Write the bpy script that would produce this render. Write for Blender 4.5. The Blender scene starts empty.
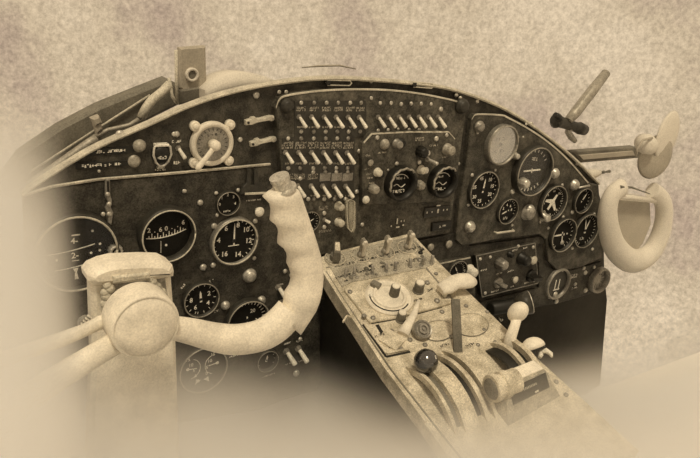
import bpy, bmesh, math, random
from mathutils import Vector, Matrix
random.seed(7)
C = bpy.context.scene.collection
PI = math.pi

# ------------------------------------------------------------------ camera geometry
FPX = 720.0
cx = Vector((1100, -154, 720)).normalized()            # world X as the camera sees it (right, down, forward)
cz = -Vector((-200, (FPX*FPX-220000)/154, 720)).normalized()
cy = cz.cross(cx)
EYE = Vector((0, -1.085, 1.30))
def ray(px, py):
    c = Vector((px-350, py-229, FPX))
    return Vector((cx.dot(c), cy.dot(c), cz.dot(c)))

class Frame:
    def __init__(s, o, ex, ey):
        s.o = Vector(o); s.ex = Vector(ex).normalized(); s.ey = Vector(ey).normalized(); s.n = s.ex.cross(s.ey)
    def hit(s, px, py, off=0):
        d = ray(px, py)
        t = (s.o + s.n*off - EYE).dot(s.n)/d.dot(s.n)
        return EYE + d*t
    def uv(s, px, py, off=0):
        q = s.hit(px, py, off)-s.o
        return Vector((q.dot(s.ex), q.dot(s.ey)))
    def mat(s, x, y, z=0):
        o = s.o+s.ex*x+s.ey*y+s.n*z
        return Matrix(((s.ex.x, s.ey.x, s.n.x, o.x), (s.ex.y, s.ey.y, s.n.y, o.y), (s.ex.z, s.ey.z, s.n.z, o.z), (0, 0, 0, 1)))
    def rad(s, px, py, r, off=0):
        return (s.uv(px, py-r, off)-s.uv(px, py+r, off)).length/2

PAN = Frame((0, 0, 1.0), (1, 0, 0), (0, 0, 1))
_a = math.radians(18)
_p0 = PAN.hit(380, 243, 0.03)
_ey = Vector((0, math.cos(_a), math.sin(_a))); _ex = Vector((math.cos(.15), 0, math.sin(.15))); _ex -= _ey*_ex.dot(_ey)
PED = Frame(_p0, _ex, _ey)

# ------------------------------------------------------------------ materials
def mat(name, col, rough=0.6, metal=0.0, var=0.35, scale=60, bump=0.15, col2=None, scratch=0.0, grain=0.25, spec=.35):
    m = bpy.data.materials.new(name); m.use_nodes = True
    nt = m.node_tree; N = nt.nodes; Lk = nt.links
    b = N['Principled BSDF']
    b.inputs['Roughness'].default_value = rough; b.inputs['Metallic'].default_value = metal; b.inputs['Specular IOR Level'].default_value = spec
    tc = N.new('ShaderNodeTexCoord')
    geo = N.new('ShaderNodeNewGeometry')
    n1 = N.new('ShaderNodeTexNoise'); n1.inputs['Scale'].default_value = scale; n1.inputs['Detail'].default_value = 8; n1.inputs['Roughness'].default_value = .65
    Lk.new(geo.outputs['Position'], n1.inputs['Vector'])
    r = N.new('ShaderNodeValToRGB')
    r.color_ramp.elements[0].position = .32; r.color_ramp.elements[1].position = .68
    c2 = col2 or [max(0, c*(1-var)) for c in col]
    r.color_ramp.elements[0].color = (*c2, 1); r.color_ramp.elements[1].color = (*[c*(1+var*.3) for c in col], 1)
    Lk.new(n1.outputs['Fac'], r.inputs['Fac'])
    g = N.new('ShaderNodeTexNoise'); g.inputs['Scale'].default_value = 420; g.inputs['Detail'].default_value = 2
    Lk.new(geo.outputs['Position'], g.inputs['Vector'])
    gm = N.new('ShaderNodeMapRange'); gm.inputs['From Min'].default_value = .3; gm.inputs['From Max'].default_value = .7
    gm.inputs['To Min'].default_value = 1-grain; gm.inputs['To Max'].default_value = 1+grain
    Lk.new(g.outputs['Fac'], gm.inputs['Value'])
    mx = N.new('ShaderNodeVectorMath'); mx.operation = 'SCALE'
    Lk.new(r.outputs['Color'], mx.inputs[0]); Lk.new(gm.outputs['Result'], mx.inputs['Scale'])
    out = mx.outputs['Vector']
    if scratch:
        w = N.new('ShaderNodeTexNoise'); w.inputs['Scale'].default_value = 30; w.inputs['Detail'].default_value = 12; w.inputs['Roughness'].default_value = .8
        Lk.new(geo.outputs['Position'], w.inputs['Vector'])
        rr = N.new('ShaderNodeValToRGB'); rr.color_ramp.elements[0].position = .45; rr.color_ramp.elements[1].position = .75
        Lk.new(w.outputs['Fac'], rr.inputs['Fac'])
        sc = N.new('ShaderNodeMath'); sc.operation = 'MULTIPLY'; sc.inputs[1].default_value = scratch
        Lk.new(rr.outputs['Color'], sc.inputs[0])
        mm = N.new('ShaderNodeMix'); mm.data_type = 'RGBA'
        Lk.new(sc.outputs[0], mm.inputs['Factor']); Lk.new(out, mm.inputs['A']); mm.inputs['B'].default_value = (.55, .5, .4, 1)
        out = mm.outputs['Result']
    Lk.new(out, b.inputs['Base Color'])
    if bump:
        bp = N.new('ShaderNodeBump'); bp.inputs['Strength'].default_value = bump; bp.inputs['Distance'].default_value = .001
        Lk.new(g.outputs['Fac'], bp.inputs['Height']); Lk.new(bp.outputs['Normal'], b.inputs['Normal'])
    return m

M = dict(
    panel=mat('aged_black_panel_paint', (.040, .037, .030), .62, var=.6, scale=16, scratch=.20, grain=.6, spec=.25),
    panel2=mat('worn_dark_grey_paint', (.062, .058, .047), .6, var=.6, scale=18, scratch=.32, grain=.6, spec=.25),
    black=mat('black_bakelite', (.016, .015, .012), .45, var=.3),
    dial=mat('black_dial_face', (.012, .011, .009), .6, var=.3, grain=.3, bump=0, spec=.15),
    bezel=mat('worn_black_bezel', (.045, .042, .034), .45, var=.5, scale=90),
    rim=mat('worn_pale_edge', (.62, .58, .48), .55, var=.4, scale=40),
    white=mat('ivory_paint', (.78, .74, .64), .5, var=.3, scale=50),
    mark=mat('faded_luminous_paint', (.86, .82, .72), .6, var=.25, scale=200, bump=0),
    cream=mat('pale_enamel', (.86, .80, .68), .5, var=.3, scale=24, grain=.12, scratch=0),
    metal=mat('bare_metal', (.62, .59, .52), .38, .55, var=.35, scale=80),
    steel=mat('dull_steel', (.34, .32, .28), .42, .5, var=.4, scale=80),
    ped=mat('chipped_pale_pedestal_paint', (.68, .62, .50), .6, var=.25, scale=34, col2=(.34, .30, .22), grain=.32, bump=.5),
    pedmid=mat('worn_mid_grey_pedestal_paint', (.42, .385, .31), .6, var=.5, scale=40, grain=.4),
    pedside=mat('grey_pedestal_side', (.20, .185, .15), .6, var=.4, scale=14, grain=.3),
    knob=mat('worn_grey_knob', (.40, .37, .31), .45, .2, var=.45, scale=70),
    ink=mat('faded_ink_lettering', (.50, .46, .38), .7, var=.4, scale=200, bump=0),
    frame=mat('grey_window_frame', (.20, .185, .15), .7, var=.5, scale=14),
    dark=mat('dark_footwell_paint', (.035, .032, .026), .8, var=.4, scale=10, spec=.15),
    floor=mat('pale_floor', (.86, .80, .70), .9, var=.12, scale=4, bump=.1, grain=.12),
    faint=mat('faint_cream', (.72, .675, .59), .8, var=.12, scale=8, grain=.12),  # even pale cream, close to the sky colour
    faintd=mat('faint_grey', (.44, .40, .33), .8, var=.2, scale=12, grain=.15),
)
def glass_mat(fac=.02):
    m = bpy.data.materials.new('dial_glass'); m.use_nodes = True
    nt = m.node_tree; N = nt.nodes; N.clear()
    o = N.new('ShaderNodeOutputMaterial'); mx = N.new('ShaderNodeMixShader'); t = N.new('ShaderNodeBsdfTransparent'); g = N.new('ShaderNodeBsdfGlossy')
    g.inputs['Roughness'].default_value = .12; mx.inputs[0].default_value = fac
    nt.links.new(t.outputs[0], mx.inputs[1]); nt.links.new(g.outputs[0], mx.inputs[2]); nt.links.new(mx.outputs[0], o.inputs[0])
    return m
M['glass'] = glass_mat(); M['shiny'] = glass_mat(.35)
def plastic_mat():
    m = mat('clear_yellowed_plastic', (.6, .56, .45), .25, var=.3)
    m.node_tree.nodes['Principled BSDF'].inputs['Alpha'].default_value = .45
    return m
M['plastic'] = plastic_mat()

# ------------------------------------------------------------------ mesh builder
_txt = {}
def text_data(s):
    if s not in _txt:
        cu = bpy.data.curves.new('t', 'FONT'); cu.body = s; cu.align_x = 'CENTER'; cu.align_y = 'CENTER'; cu.size = 1; cu.resolution_u = 2; cu.offset = .022
        o = bpy.data.objects.new('t', cu); C.objects.link(o)
        me = bpy.data.meshes.new_from_object(o)
        _txt[s] = ([v.co.copy() for v in me.vertices], [list(p.vertices) for p in me.polygons])
        bpy.data.objects.remove(o); bpy.data.curves.remove(cu); bpy.data.meshes.remove(me)
    return _txt[s]

def T(x, y, z=0): return Matrix.Translation((x, y, z))
def RZ(a): return Matrix.Rotation(a, 4, 'Z')
def RX(a): return Matrix.Rotation(a, 4, 'X')
def RY(a): return Matrix.Rotation(a, 4, 'Y')
def aim(p, q):
    d = Vector(q)-Vector(p)
    return Matrix.Translation(p) @ d.to_track_quat('Z', 'Y').to_matrix().to_4x4(), d.length

class MB:
    def __init__(s): s.bm = bmesh.new()
    def _v(s, pts, m): return [s.bm.verts.new((m @ Vector(p)) if m else Vector(p)) for p in pts]
    def _f(s, vs, smooth=False):
        try:
            f = s.bm.faces.new(vs); f.smooth = smooth
        except ValueError: pass
    def rings(s, rings, m=None, smooth=True, cap0=True, cap1=True):
        R = [s._v(r, m) for r in rings]
        n = len(R[0])
        for a, b in zip(R, R[1:]):
            for i in range(n): s._f((a[i], a[(i+1) % n], b[(i+1) % n], b[i]), smooth)
        if cap0: s._f(R[0][::-1])
        if cap1: s._f(R[-1])
        return s
    def lathe(s, prof, m=None, n=24, smooth=False, sx=1, sy=1, cap0=True, cap1=True):
        return s.rings([[(r*math.cos(2*PI*i/n)*sx, r*math.sin(2*PI*i/n)*sy, z) for i in range(n)] for r, z in prof], m, smooth, cap0, cap1)
    def cyl(s, r, z0, z1, m=None, n=20, bev=0.15, r1=None):
        r1 = r if r1 is None else r1
        b = bev*min(r1, abs(z1-z0))
        return s.lathe([(r, z0), (r+(r1-r)*.9, z1-b), (r1-b, z1)], m, n)
    def ringflat(s, ro, ri, z0, z1, m=None, n=32):
        R = [s._v([(r*math.cos(2*PI*i/n), r*math.sin(2*PI*i/n), z) for i in range(n)], m) for r, z in ((ro, z0), (ro, z1*.7+z0*.3), ((ro*.8+ri*.2), z1), (ri, z1*.9+z0*.1), (ri, z0))]
        for a, b in zip(R, R[1:]):
            for i in range(n): s._f((a[i], a[(i+1) % n], b[(i+1) % n], b[i]), True)
        return s
    def sph(s, r, m=None, n=20, sx=1, sy=1, sz=1, z0=-1):
        k = 10; pr = []
        for j in range(k+1):
            a = -PI/2+PI*j/k
            if math.sin(a) < z0-1e-6: continue
            pr.append((max(1e-5, r*math.cos(a)), r*math.sin(a)*sz))
        return s.lathe(pr, m, n, True, sx, sy)
    def box(s, x0, x1, y0, y1, z0, z1, m=None, bev=0.0):
        P = [(x0, y0), (x1, y0), (x1, y1), (x0, y1)]
        return s.prism(P, z0, z1, bev, m)
    def prism(s, poly, z0, z1, bev=0.0, m=None):
        P = [Vector(p[:2]) for p in poly]; n = len(P)
        ar = sum(P[i].x*P[(i+1) % n].y-P[(i+1) % n].x*P[i].y for i in range(n))
        if ar < 0: P = P[::-1]
        if bev > 0:
            Q = []
            for i in range(n):
                a = (P[i]-P[i-1]); b = (P[(i+1) % n]-P[i])
                if a.length < 1e-7 or b.length < 1e-7: Q.append(P[i]); continue
                a.normalize(); b.normalize()
                na = Vector((-a.y, a.x)); nb = Vector((-b.y, b.x))
                d = na+nb
                d = d/max(.35, (1+na.dot(nb))) if d.length > 1e-6 else na
                Q.append(P[i]+d*bev)
            R = [[(p.x, p.y, z0) for p in P], [(p.x, p.y, z1-bev) for p in P], [(p.x, p.y, z1) for p in Q]]
        else: R = [[(p.x, p.y, z0) for p in P], [(p.x, p.y, z1) for p in P]]
        return s.rings(R, m, smooth=False)
    def tube(s, pts, rad, n=12, flat=1.0, m=None, up=(0, 0, 1), caps=True):
        pts = [Vector(p) for p in pts]; k = len(pts)
        if not hasattr(rad, '__len__'): rad = [rad]*k
        R = []; up = Vector(up)
        for i, p in enumerate(pts):
            t = (pts[min(i+1, k-1)]-pts[max(i-1, 0)]).normalized()
            a = up-t*up.dot(t)
            if a.length < 1e-4: a = Vector((1, 0, 0))-t*t.x
            a.normalize(); b = t.cross(a)
            R.append([p+b*rad[i]*math.cos(2*PI*j/n)+a*rad[i]*flat*math.sin(2*PI*j/n) for j in range(n)])
        return s.rings(R, m, True, caps, caps)
    def bar(s, p, q, w, h, m=None, bev=0):
        A, L = aim(p, q)
        return s.box(-w/2, w/2, -h/2, h/2, 0, L, (m @ A) if m else A, bev)
    def text(s, t, size, x, y, z, rot=0, m=None, th=0.0003):
        vs, fs = text_data(t)
        A = T(x, y, z) @ RZ(rot)
        if m: A = m @ A
        V = [s.bm.verts.new(A @ (v*size)) for v in vs]
        for f in fs: s._f([V[i] for i in f])
        return s
    def scribble(s, x, y, w, h, rows=1, z=0, rot=0, m=None, seed=None):
        """worn lettering too small to read"""
        A = T(x, y, z) @ RZ(rot)
        if m: A = m @ A
        rh = h/rows; cw = rh*.62; rnd = random.Random(seed if seed is not None else int((x*7919+y*104729)*1e4))
        for r in range(rows):
            n = max(1, int(w/cw)); yc = h/2-rh*(r+.5)
            for i in range(n):
                if rnd.random() < .12: continue
                xc = -w/2+cw*(i+.5); a = cw*.36; b = rh*.34; t = rh*.09
                for q in range(rnd.choice((2, 3, 3))):
                    k = rnd.random()
                    if k < .45:
                        xx = xc+rnd.choice((-a, 0, a)); s.box(xx-t, xx+t, yc-b, yc+b, 0, .0003, A)
                    else:
                        yy = yc+rnd.choice((-b, 0, b)); s.box(xc-a, xc+a, yy-t, yy+t, 0, .0003, A)
        return s
    def mesh(s, name, mt):
        bmesh.ops.remove_doubles(s.bm, verts=s.bm.verts, dist=1e-7)
        bmesh.ops.recalc_face_normals(s.bm, faces=s.bm.faces)
        me = bpy.data.meshes.new(name); s.bm.to_mesh(me); s.bm.free(); me.materials.append(M[mt] if isinstance(mt, str) else mt)
        return me

def link(name, data, parent=None, loc=None, rot=None, label=None):
    o = bpy.data.objects.new(name, data); C.objects.link(o)
    if parent: o.parent = parent
    if loc is not None: o.location = loc
    if rot is not None: o.rotation_euler = rot
    if label: o['label'] = label
    return o

class Thing:
    def __init__(s, name, label, cat, F, px, py, off=0, group=None, kind=None):
        s.F = F; s.off = off; s.c = F.uv(px, py, off)
        s.e = bpy.data.objects.new(name, None); s.e.empty_display_size = .02; C.objects.link(s.e)
        s.e.matrix_world = F.mat(s.c.x, s.c.y, off)
        s.e['label'] = label; s.e['category'] = cat
        if group: s.e['group'] = group
        if kind: s.e['kind'] = kind
    def p(s, px, py, z=0):
        q = s.F.uv(px, py, s.off+z)-s.c
        return Vector((q.x, q.y, z))
    def r(s, px, py, r): return s.F.rad(px, py, r, s.off)
    def poly(s, pts, z=0): return [s.p(x, y, z) for x, y in pts]
    def add(s, name, mb, mt, parent=None, loc=None, rot=None, label=None):
        me = mb.mesh(name, mt) if isinstance(mb, MB) else mb
        return link(name, me, parent or s.e, loc, rot, label)

def arc_pts(pts, seg=6, closed=False):
    """Catmull-Rom through pixel points"""
    P = [Vector(p) for p in pts]; out = []
    n = len(P)
    for i in range(n-1):
        a = P[max(i-1, 0)]; b = P[i]; c = P[i+1]; d = P[min(i+2, n-1)]
        for j in range(seg):
            t = j/seg
            out.append(.5*((2*b)+(c-a)*t+(2*a-5*b+4*c-d)*t*t+(3*b-a-3*c+d)*t*t*t))
    out.append(P[-1]); return out

# ------------------------------------------------------------------ small parts (shared meshes)
_sh = {}
def shared(key, fn, mt):
    k = (key, mt)
    if k not in _sh: _sh[k] = fn().mesh(key, mt)
    return _sh[k]
def screw_mesh(mt='metal'):
    def f():
        b = MB(); b.lathe([(1, 0), (1, .25), (.75, .6), (.3, .72)], None, 14, True)
        b.box(-.8, .8, -.09, .09, .6, .78, RZ(.7)); return b
    return shared('screw', f, mt)
def screw(t, px, py, rpx, mt='metal', z=0, parent=None, name='screw'):
    p = t.p(px, py, z); r = t.r(px, py, rpx)
    o = link(name, screw_mesh(mt), parent or t.e, p, (0, 0, random.uniform(0, 3))); o.scale = (r, r, r); return o
def knob_mesh(style, mt):
    def f():
        b = MB()
        if style == 'plain':
            b.lathe([(1.15, 0), (1.15, .25), (.95, .35), (.9, 1.5), (.75, 1.75), (.3, 1.8)], None, 22, True)
        elif style == 'fluted':
            n = 40; pr = [(1, 0), (1, .5), (.9, 1.5), (.72, 1.8), (.3, 1.85)]
            b.rings([[(r*(1+.06*math.cos(10*2*PI*i/n)*(r > .6))*math.cos(2*PI*i/n), r*(1+.06*math.cos(10*2*PI*i/n)*(r > .6))*math.sin(2*PI*i/n), z) for i in range(n)] for r, z in pr], None, True)
        elif style == 'pointer':
            b.lathe([(1, 0), (1, .3), (.85, .45)], None, 22)
            b.prism([(-.35, -.9), (.35, -.9), (.28, .7), (0, 1.15), (-.28, .7)], .4, 1.7, .1)
        elif style == 'button':
            b.lathe([(1.2, 0), (1.2, .35), (1, .5), (.95, .8), (.7, 1.05), (.25, 1.12)], None, 22, True)
        elif style == 'mushroom':
            b.lathe([(.55, 0), (.55, .8), (1, 1.0), (1.05, 1.25), (.85, 1.5), (.3, 1.65)], None, 22, True)
        return b
    return shared('knob', f, mt) if False else shared('knob_'+style, f, mt)
def knob(t, px, py, rpx, mt='steel', style='plain', z=0, rot=0, label=None, hs=1.0, name='knob', parent=None):
    p = t.p(px, py, z); r = t.r(px, py, rpx)
    o = link(name, knob_mesh(style, mt), parent or t.e, p, (0, 0, rot), label); o.scale = (r, r, r*hs)
    return o
def sw_base():
    b = MB(); b.lathe([(1, 0), (1, .35), (.8, .4)], None, 6); b.lathe([(.62, .3), (.62, .95), (.5, 1.0)], None, 14); return b
def sw_lever():
    b = MB(); b.lathe([(.40, 0), (.46, .5), (.56, 3.2), (.56, 3.8), (.4, 4.0), (.1, 4.05)], None, 12, True); return b
def toggle(t, px, py, rpx=2.6, tilt=-.75, z=0, mt='white', side=.42, L=1.0, name='toggle_switch'):
    p = t.p(px, py, z); r = t.r(px, py, rpx)
    o = link(name, shared('toggle_base', sw_base, 'steel'), t.e, p); o.scale = (r, r, r)
    l = link('lever', shared('toggle_lever', sw_lever, mt), o, (0, 0, .8), (-tilt, side, 0)); l.scale = (1.25, 1.25, L)
    return o

# ------------------------------------------------------------------ gauges
def ticks(b, r, a0, a1, n, L, w, z, long_every=0, L2=None):
    for i in range(n):
        a = a0+(a1-a0)*i/max(1, n-1)
        l = L2 if long_every and i % long_every == 0 else L
        m = RZ(-a) @ T(0, r-l, z)
        b.box(-w/2, w/2, 0, l, 0, .0003, m)
def gauge(name, label, px, py, rpx, off=0.01, nums=(), tick=None, needles=(), bezel='bezel', face='dial', F=PAN, depth=.012, ears=0, numr=.66, numsize=.26, group=None, glass=False, extra=None, rimw=.14, markmat='mark', edge='knob'):
    t = Thing(name, label, 'gauge', F, px, py, off, group)
    r = t.r(px, py, rpx); ri = r*(1-rimw)
    b = MB(); b.ringflat(r, ri, 0, depth)
    if ears:
        for k in range(4):
            a = PI/4+k*PI/2
            b.cyl(r*.17, 0, depth*.5, T(1.12*r*math.cos(a), 1.12*r*math.sin(a)), 12)
    t.add('bezel', b, bezel)
    if ears:
        for k in range(4):
            a = PI/4+k*PI/2
            o = link('screw', screw_mesh('metal'), t.e, (1.12*r*math.cos(a), 1.12*r*math.sin(a), depth*.5), (0, 0, k)); o.scale = (r*.1,)*3
    b = MB(); b.cyl(ri*1.01, 0, depth*.25, None, 36, 0); t.add('dial_face', b, face)
    z = depth*.25+.0003
    if nums or tick or extra:
        b = MB()
        if tick: ticks(b, ri*.95, *tick[:3], ri*tick[3], ri*.035, z, *(tick[4:5]), *( [ri*tick[5]] if len(tick) > 5 else []))
        for s, a in nums: b.text(s, ri*numsize*1.25, ri*numr*math.sin(a), ri*numr*math.cos(a), z+.0002)
        if extra: extra(b, ri, z)
        t.add('dial_markings', b, markmat)
    for (a, L, w) in needles:
        b = MB(); b.prism([(-w*ri, -ri*.18), (w*ri, -ri*.18), (w*ri*.8, L*ri*.7), (0, L*ri), (-w*ri*.8, L*ri*.7)], 0, .0006, 0, RZ(-a) @ T(0, 0, z+.001))
        t.add('needle', b, 'mark')
    if needles:
        b = MB(); b.cyl(ri*.09, z, z+.002, None, 14); t.add('needle_cap', b, 'black')
    if edge: b = MB(); b.tube([(r*.93*math.cos(2*PI*k/36), r*.93*math.sin(2*PI*k/36), depth*.98) for k in range(37)], r*.028, 6); t.add('bezel_edge', b, edge, label='worn pale bezel edge')
    if glass:
        b = MB(); b.lathe([(ri, depth*.72), (ri*.98, depth*.76)], None, 32); t.add('glass', b, glass if isinstance(glass, str) else 'glass')
    return t
D = math.radians
exec_parts = []
# ================================================================== setting
def struct(name, mb, mt, mw=None):
    o = link(name, mb.mesh(name, mt)); o['kind'] = 'structure'
    if mw: o.matrix_world = mw
    return o
b = MB(); b.box(-2.5, 4, -2.5, .16, -.02, 0); struct('floor', b, 'floor')
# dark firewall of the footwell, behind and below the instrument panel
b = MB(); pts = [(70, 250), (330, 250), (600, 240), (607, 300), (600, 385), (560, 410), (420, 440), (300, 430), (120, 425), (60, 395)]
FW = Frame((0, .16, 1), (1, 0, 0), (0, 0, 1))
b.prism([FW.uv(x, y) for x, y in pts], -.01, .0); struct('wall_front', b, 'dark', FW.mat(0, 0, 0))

# ================================================================== main panel
P0 = Thing('instrument_panel', 'big dark arched aircraft instrument panel with a worn pale rim', 'instrument panel', PAN, 330, 230, 0)
arch = [(24, 196), (34, 186), (70, 163), (100, 146), (150, 124), (190, 106), (230, 93), (275, 84), (330, 79), (400, 83), (450, 90), (500, 108), (540, 133), (570, 157), (597, 184)]
A = arc_pts(arch, 5)
outline = [tuple(p) for p in A]+[(601, 200), (604, 240), (605, 290), (560, 303), (480, 318), (440, 325), (400, 300), (322, 300), (320, 350), (322, 384), (260, 410), (170, 425), (90, 420), (40, 380)]
b = MB(); b.prism(P0.poly(outline), -.008, 0, .0015); P0.add('panel_sheet', b, 'panel')
# rim lip along the arch
b = MB(); R = []
lip = [P0.p(x, y) for x, y in A]
for i, p in enumerate(lip):
    t_ = (lip[min(i+1, len(lip)-1)]-lip[max(i-1, 0)]).normalized(); nn = Vector((-t_.y, t_.x, 0))
    w = .0055
    R.append([p-nn*w*.2+Vector((0, 0, -.006)), p-nn*w*.2+Vector((0, 0, .006)), p+nn*w*.3+Vector((0, 0, .008)), p+nn*w+Vector((0, 0, .006)), p+nn*w+Vector((0, 0, -.006))])
b.rings(R, smooth=False); P0.add('rim', b, 'rim', label='worn pale rim')
for x, y, r in [(256, 95, 3.6), (240, 139.5, 2.6), (120, 134.5, 4.6), (371, 81.5, 2), (477, 101, 2.2), (531, 124, 2.4), (577, 163, 2.2), (137, 199, 2), (174, 134, 2.6), (99, 171, 1.5), (250, 84+5, 1.3), (184, 190, 2), (126, 209, 2.6), (125, 199, 1.6), (142, 198, 2), (203, 306+40, 1.6)]:
    screw(P0, x, y, r)
for cxp in (307, 320, 398, 411): pass
# glare shield handles at the top
for x0, x1, y in ((326, 348, 82), (412, 430, 84)):
    h = Thing('grab_clip', 'small pale wire clip on the top rim, '+('left one above the toggle rows' if x0 < 400 else 'right one above the radio box'), 'clip', PAN, (x0+x1)/2, y, 0, 'wire clips on the top rim')
    a_, c_ = h.p(x0, y), h.p(x1, y+(.6 if x0 < 400 else 1.4)); hh = .0045
    b = MB(); b.tube([a_+Vector((0, hh, .006)), c_+Vector((0, hh, .006)), c_+Vector((.004, 0, .006)), c_+Vector((0, -hh, .006)), a_+Vector((0, -hh, .006)), a_+Vector((-.003, 0, .006)), a_+Vector((0, hh, .006))], .0013, 8)
    h.add('wire_loop', b, 'rim')
    b = MB(); b.box(-.004, .005, -.004, .004, 0, .009, T(a_.x, a_.y), .001); h.add('bracket', b, 'black')
# labels and small fittings of the upper left area
for x, y, w, hgt, rows in [(111, 150.5, .047, .0055, 1), (102, 164.5, .062, .006, 1), (176.5, 141, .017, .005, 1), (178, 162, .02, .007, 1), (160, 169, .018, .004, 1)]:
    p = P0.p(x, y); b = MB(); b.scribble(p.x, p.y, w, hgt, rows, .0025); P0.add('lettering', b, 'mark')
for x, y, w, hgt in [(111, 150.5, .07, .011), (102, 164.5, .078, .009)]:
    p = P0.p(x, y); b = MB(); b.box(-w/2, w/2, -hgt/2, hgt/2, 0, .002, T(p.x, p.y), .0004); P0.add('placard', b, 'black')
knob(P0, 139, 145.5, 5.4, 'knob', 'button'); knob(P0, 134, 161, 5.2, 'knob', 'button', hs=.6)
toggle(P0, 178, 148, 3); knob(P0, 176.5, 134, 2.5, 'metal', 'button')
# guarded selector with a U shaped clip
b = MB(); b.lathe([(.0155, 0), (.0155, .006), (.013, .011), (.004, .013)], None, 24, True)
s = Thing('guarded_selector', 'round black selector inside a pale U shaped guard, upper left of panel', 'selector switch', PAN, 160, 153, 0)
s.add('dial_body', b, 'black')
b = MB(); w = .0145
b.tube([(-w*.5, .017, .008), (-w*.9, .012, .01), (-w, 0, .011), (-w*.7, -.012, .01), (-.004, -.019, .008), (.004, -.019, .008), (w*.7, -.012, .01), (w, 0, .011), (w*.9, .012, .01), (w*.5, .017, .008)], .0021, 8)
b.box(-.006, .006, -.024, -.016, 0, .008, None, .002); s.add('guard', b, 'metal')
b = MB(); b.scribble(0, -.004, .018, .006, 1, .0131); b.box(-.011, .011, .013, .017, 0, .012, None, .001); s.add('lettering', b, 'mark')

# large square flange valve with lever
v = Thing('valve_selector', 'round pale selector with four eared square flange and a long pale lever', 'selector', PAN, 211, 143, .0)
r = v.r(211, 143, 22)
b = MB(); b.ringflat(r, r*.78, 0, .010, None, 44)
for k in range(4):
    ka = PI/4+k*PI/2; b.lathe([(r*.23, 0), (r*.23, .007), (r*.19, .009)], T(1.16*r*math.cos(ka), 1.16*r*math.sin(ka)), 18, True)
v.add('flange', b, 'cream')
for k in range(4):
    a = PI/4+k*PI/2; b = MB(); b.lathe([(r*.13, .008), (r*.13, .011), (r*.09, .012), (r*.03, .0125)], T(1.16*r*math.cos(a), 1.16*r*math.sin(a)), 14, True); v.add('screw', b, 'cream')
b = MB(); b.cyl(r*.79, .0, .007, None, 36, .1); v.add('dial_face', b, 'steel')
b = MB(); ticks(b, r*.7, -2.4, 2.4, 17, r*.1, r*.03, .0072); b.scribble(0, r*.42, r*.5, r*.14, 1, .0072); b.scribble(0, -r*.3, r*.3, r*.14, 1, .0072); v.add('dial_markings', b, 'black')
b = MB(); b.lathe([(r*.24, .007), (r*.24, .02), (r*.17, .024), (r*.05, .025)], None, 20, True)
b.tube([(0, 0, .018), (-r*.45, -r*.48, .022), (-r*.85, -r*.85, .026), (-r*.95, -r*.95, .027)], [r*.13, r*.12, r*.16, r*.08], 10, .6); v.add('lever', b, 'cream', label='pale pointer lever')

for i, (x0, y0, x1, y1) in enumerate([(244, 122, 273, 117), (249, 143.5, 275, 138)]):
    h = Thing('latch_bar', ('upper' if i == 0 else 'lower')+' of two pale cast latch bars left of the toggle rows', 'latch', PAN, (x0+x1)/2, (y0+y1)/2, 0, 'pale latch bars')
    a_, c_ = h.p(x0, y0), h.p(x1, y1); mid = (a_+c_)/2; an = math.atan2(c_.y-a_.y, c_.x-a_.x); L = (c_-a_).length/2
    m = T(mid.x, mid.y)@RZ(an); e = .0052
    b = MB(); b.prism([(-L, -e*.8), (-L*.55, -e), (-L*.2, -e*.6), (L*.6, -e*.6), (L*.75, -e), (L, -e*.7), (L, e*.7), (L*.7, e), (L*.1, e*.7), (-L*.25, e*.8), (-L*.35, e*1.5), (-L*.6, e*1.4), (-L*.65, e), (-L, e*.8)], 0, .008, .0015, m); h.add('bar', b, 'rim')
    for q in (-.85, .85):
        b = MB(); b.cyl(.0022, .008, .0095, m@T(q*L, 0), 12); h.add('screw', b, 'black' if q < 0 else 'metal')

# ================================================================== left flight board
LB = Thing('flight_instrument_board', 'left dark board of the panel carrying the big horizon and altimeter dials', 'instrument board', PAN, 170, 280, 0)
top = [(22, 196), (52, 187), (97, 180), (180, 173), (270, 164.5)]
b = MB(); b.prism(LB.poly(top+[(272, 205), (317, 215), (318, 362), (316, 388), (240, 410), (100, 418), (45, 380), (26, 300)]), 0, .008, .0012); LB.add('board_sheet', b, 'panel')
b = MB(); R = []
for i, (x, y) in enumerate(top):
    p = LB.p(x, y, .008); R.append([p+Vector((0, -.001, -.004)), p+Vector((0, -.001, .002)), p+Vector((0, .0018, .003)), p+Vector((0, .0028, 0)), p+Vector((0, .002, -.004))])
b.rings(R, smooth=False); LB.add('top_edge', b, 'rim', label='worn pale upper edge')
for x, y, r in [(184, 191, 2), (200, 202.5, 3), (184.5, 191, 2), (203, 267, 3.2), (213, 265, 2.6), (256, 238, 2), (216, 193, 2), (238, 190, 2), (217, 215, 1.8), (243, 352, 1.6), (296, 373, 3), (291, 229+46, 2), (285, 271, 2.2), (288, 300, 1.8), (255, 221, 2.4), (214, 226, 3), (254, 258, 2), (300, 339, 2)]:
    screw(LB, x, y, r, z=.008)
knob(LB, 257, 210, 4.5, 'white', 'mushroom', z=.008, label='pale push button')
knob(LB, 249, 275, 5.5, 'metal', 'button', z=.008)
for x, y in ((225, 305), (261, 300)): knob(LB, x, y, 3.5, 'metal', 'button', z=.008)
toggle(LB, 278, 287, 3.2, z=.008)
toggle(LB, 286, 351, 3.2, z=.008); toggle(LB, 298, 348.5, 3.2, z=.008)
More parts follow.
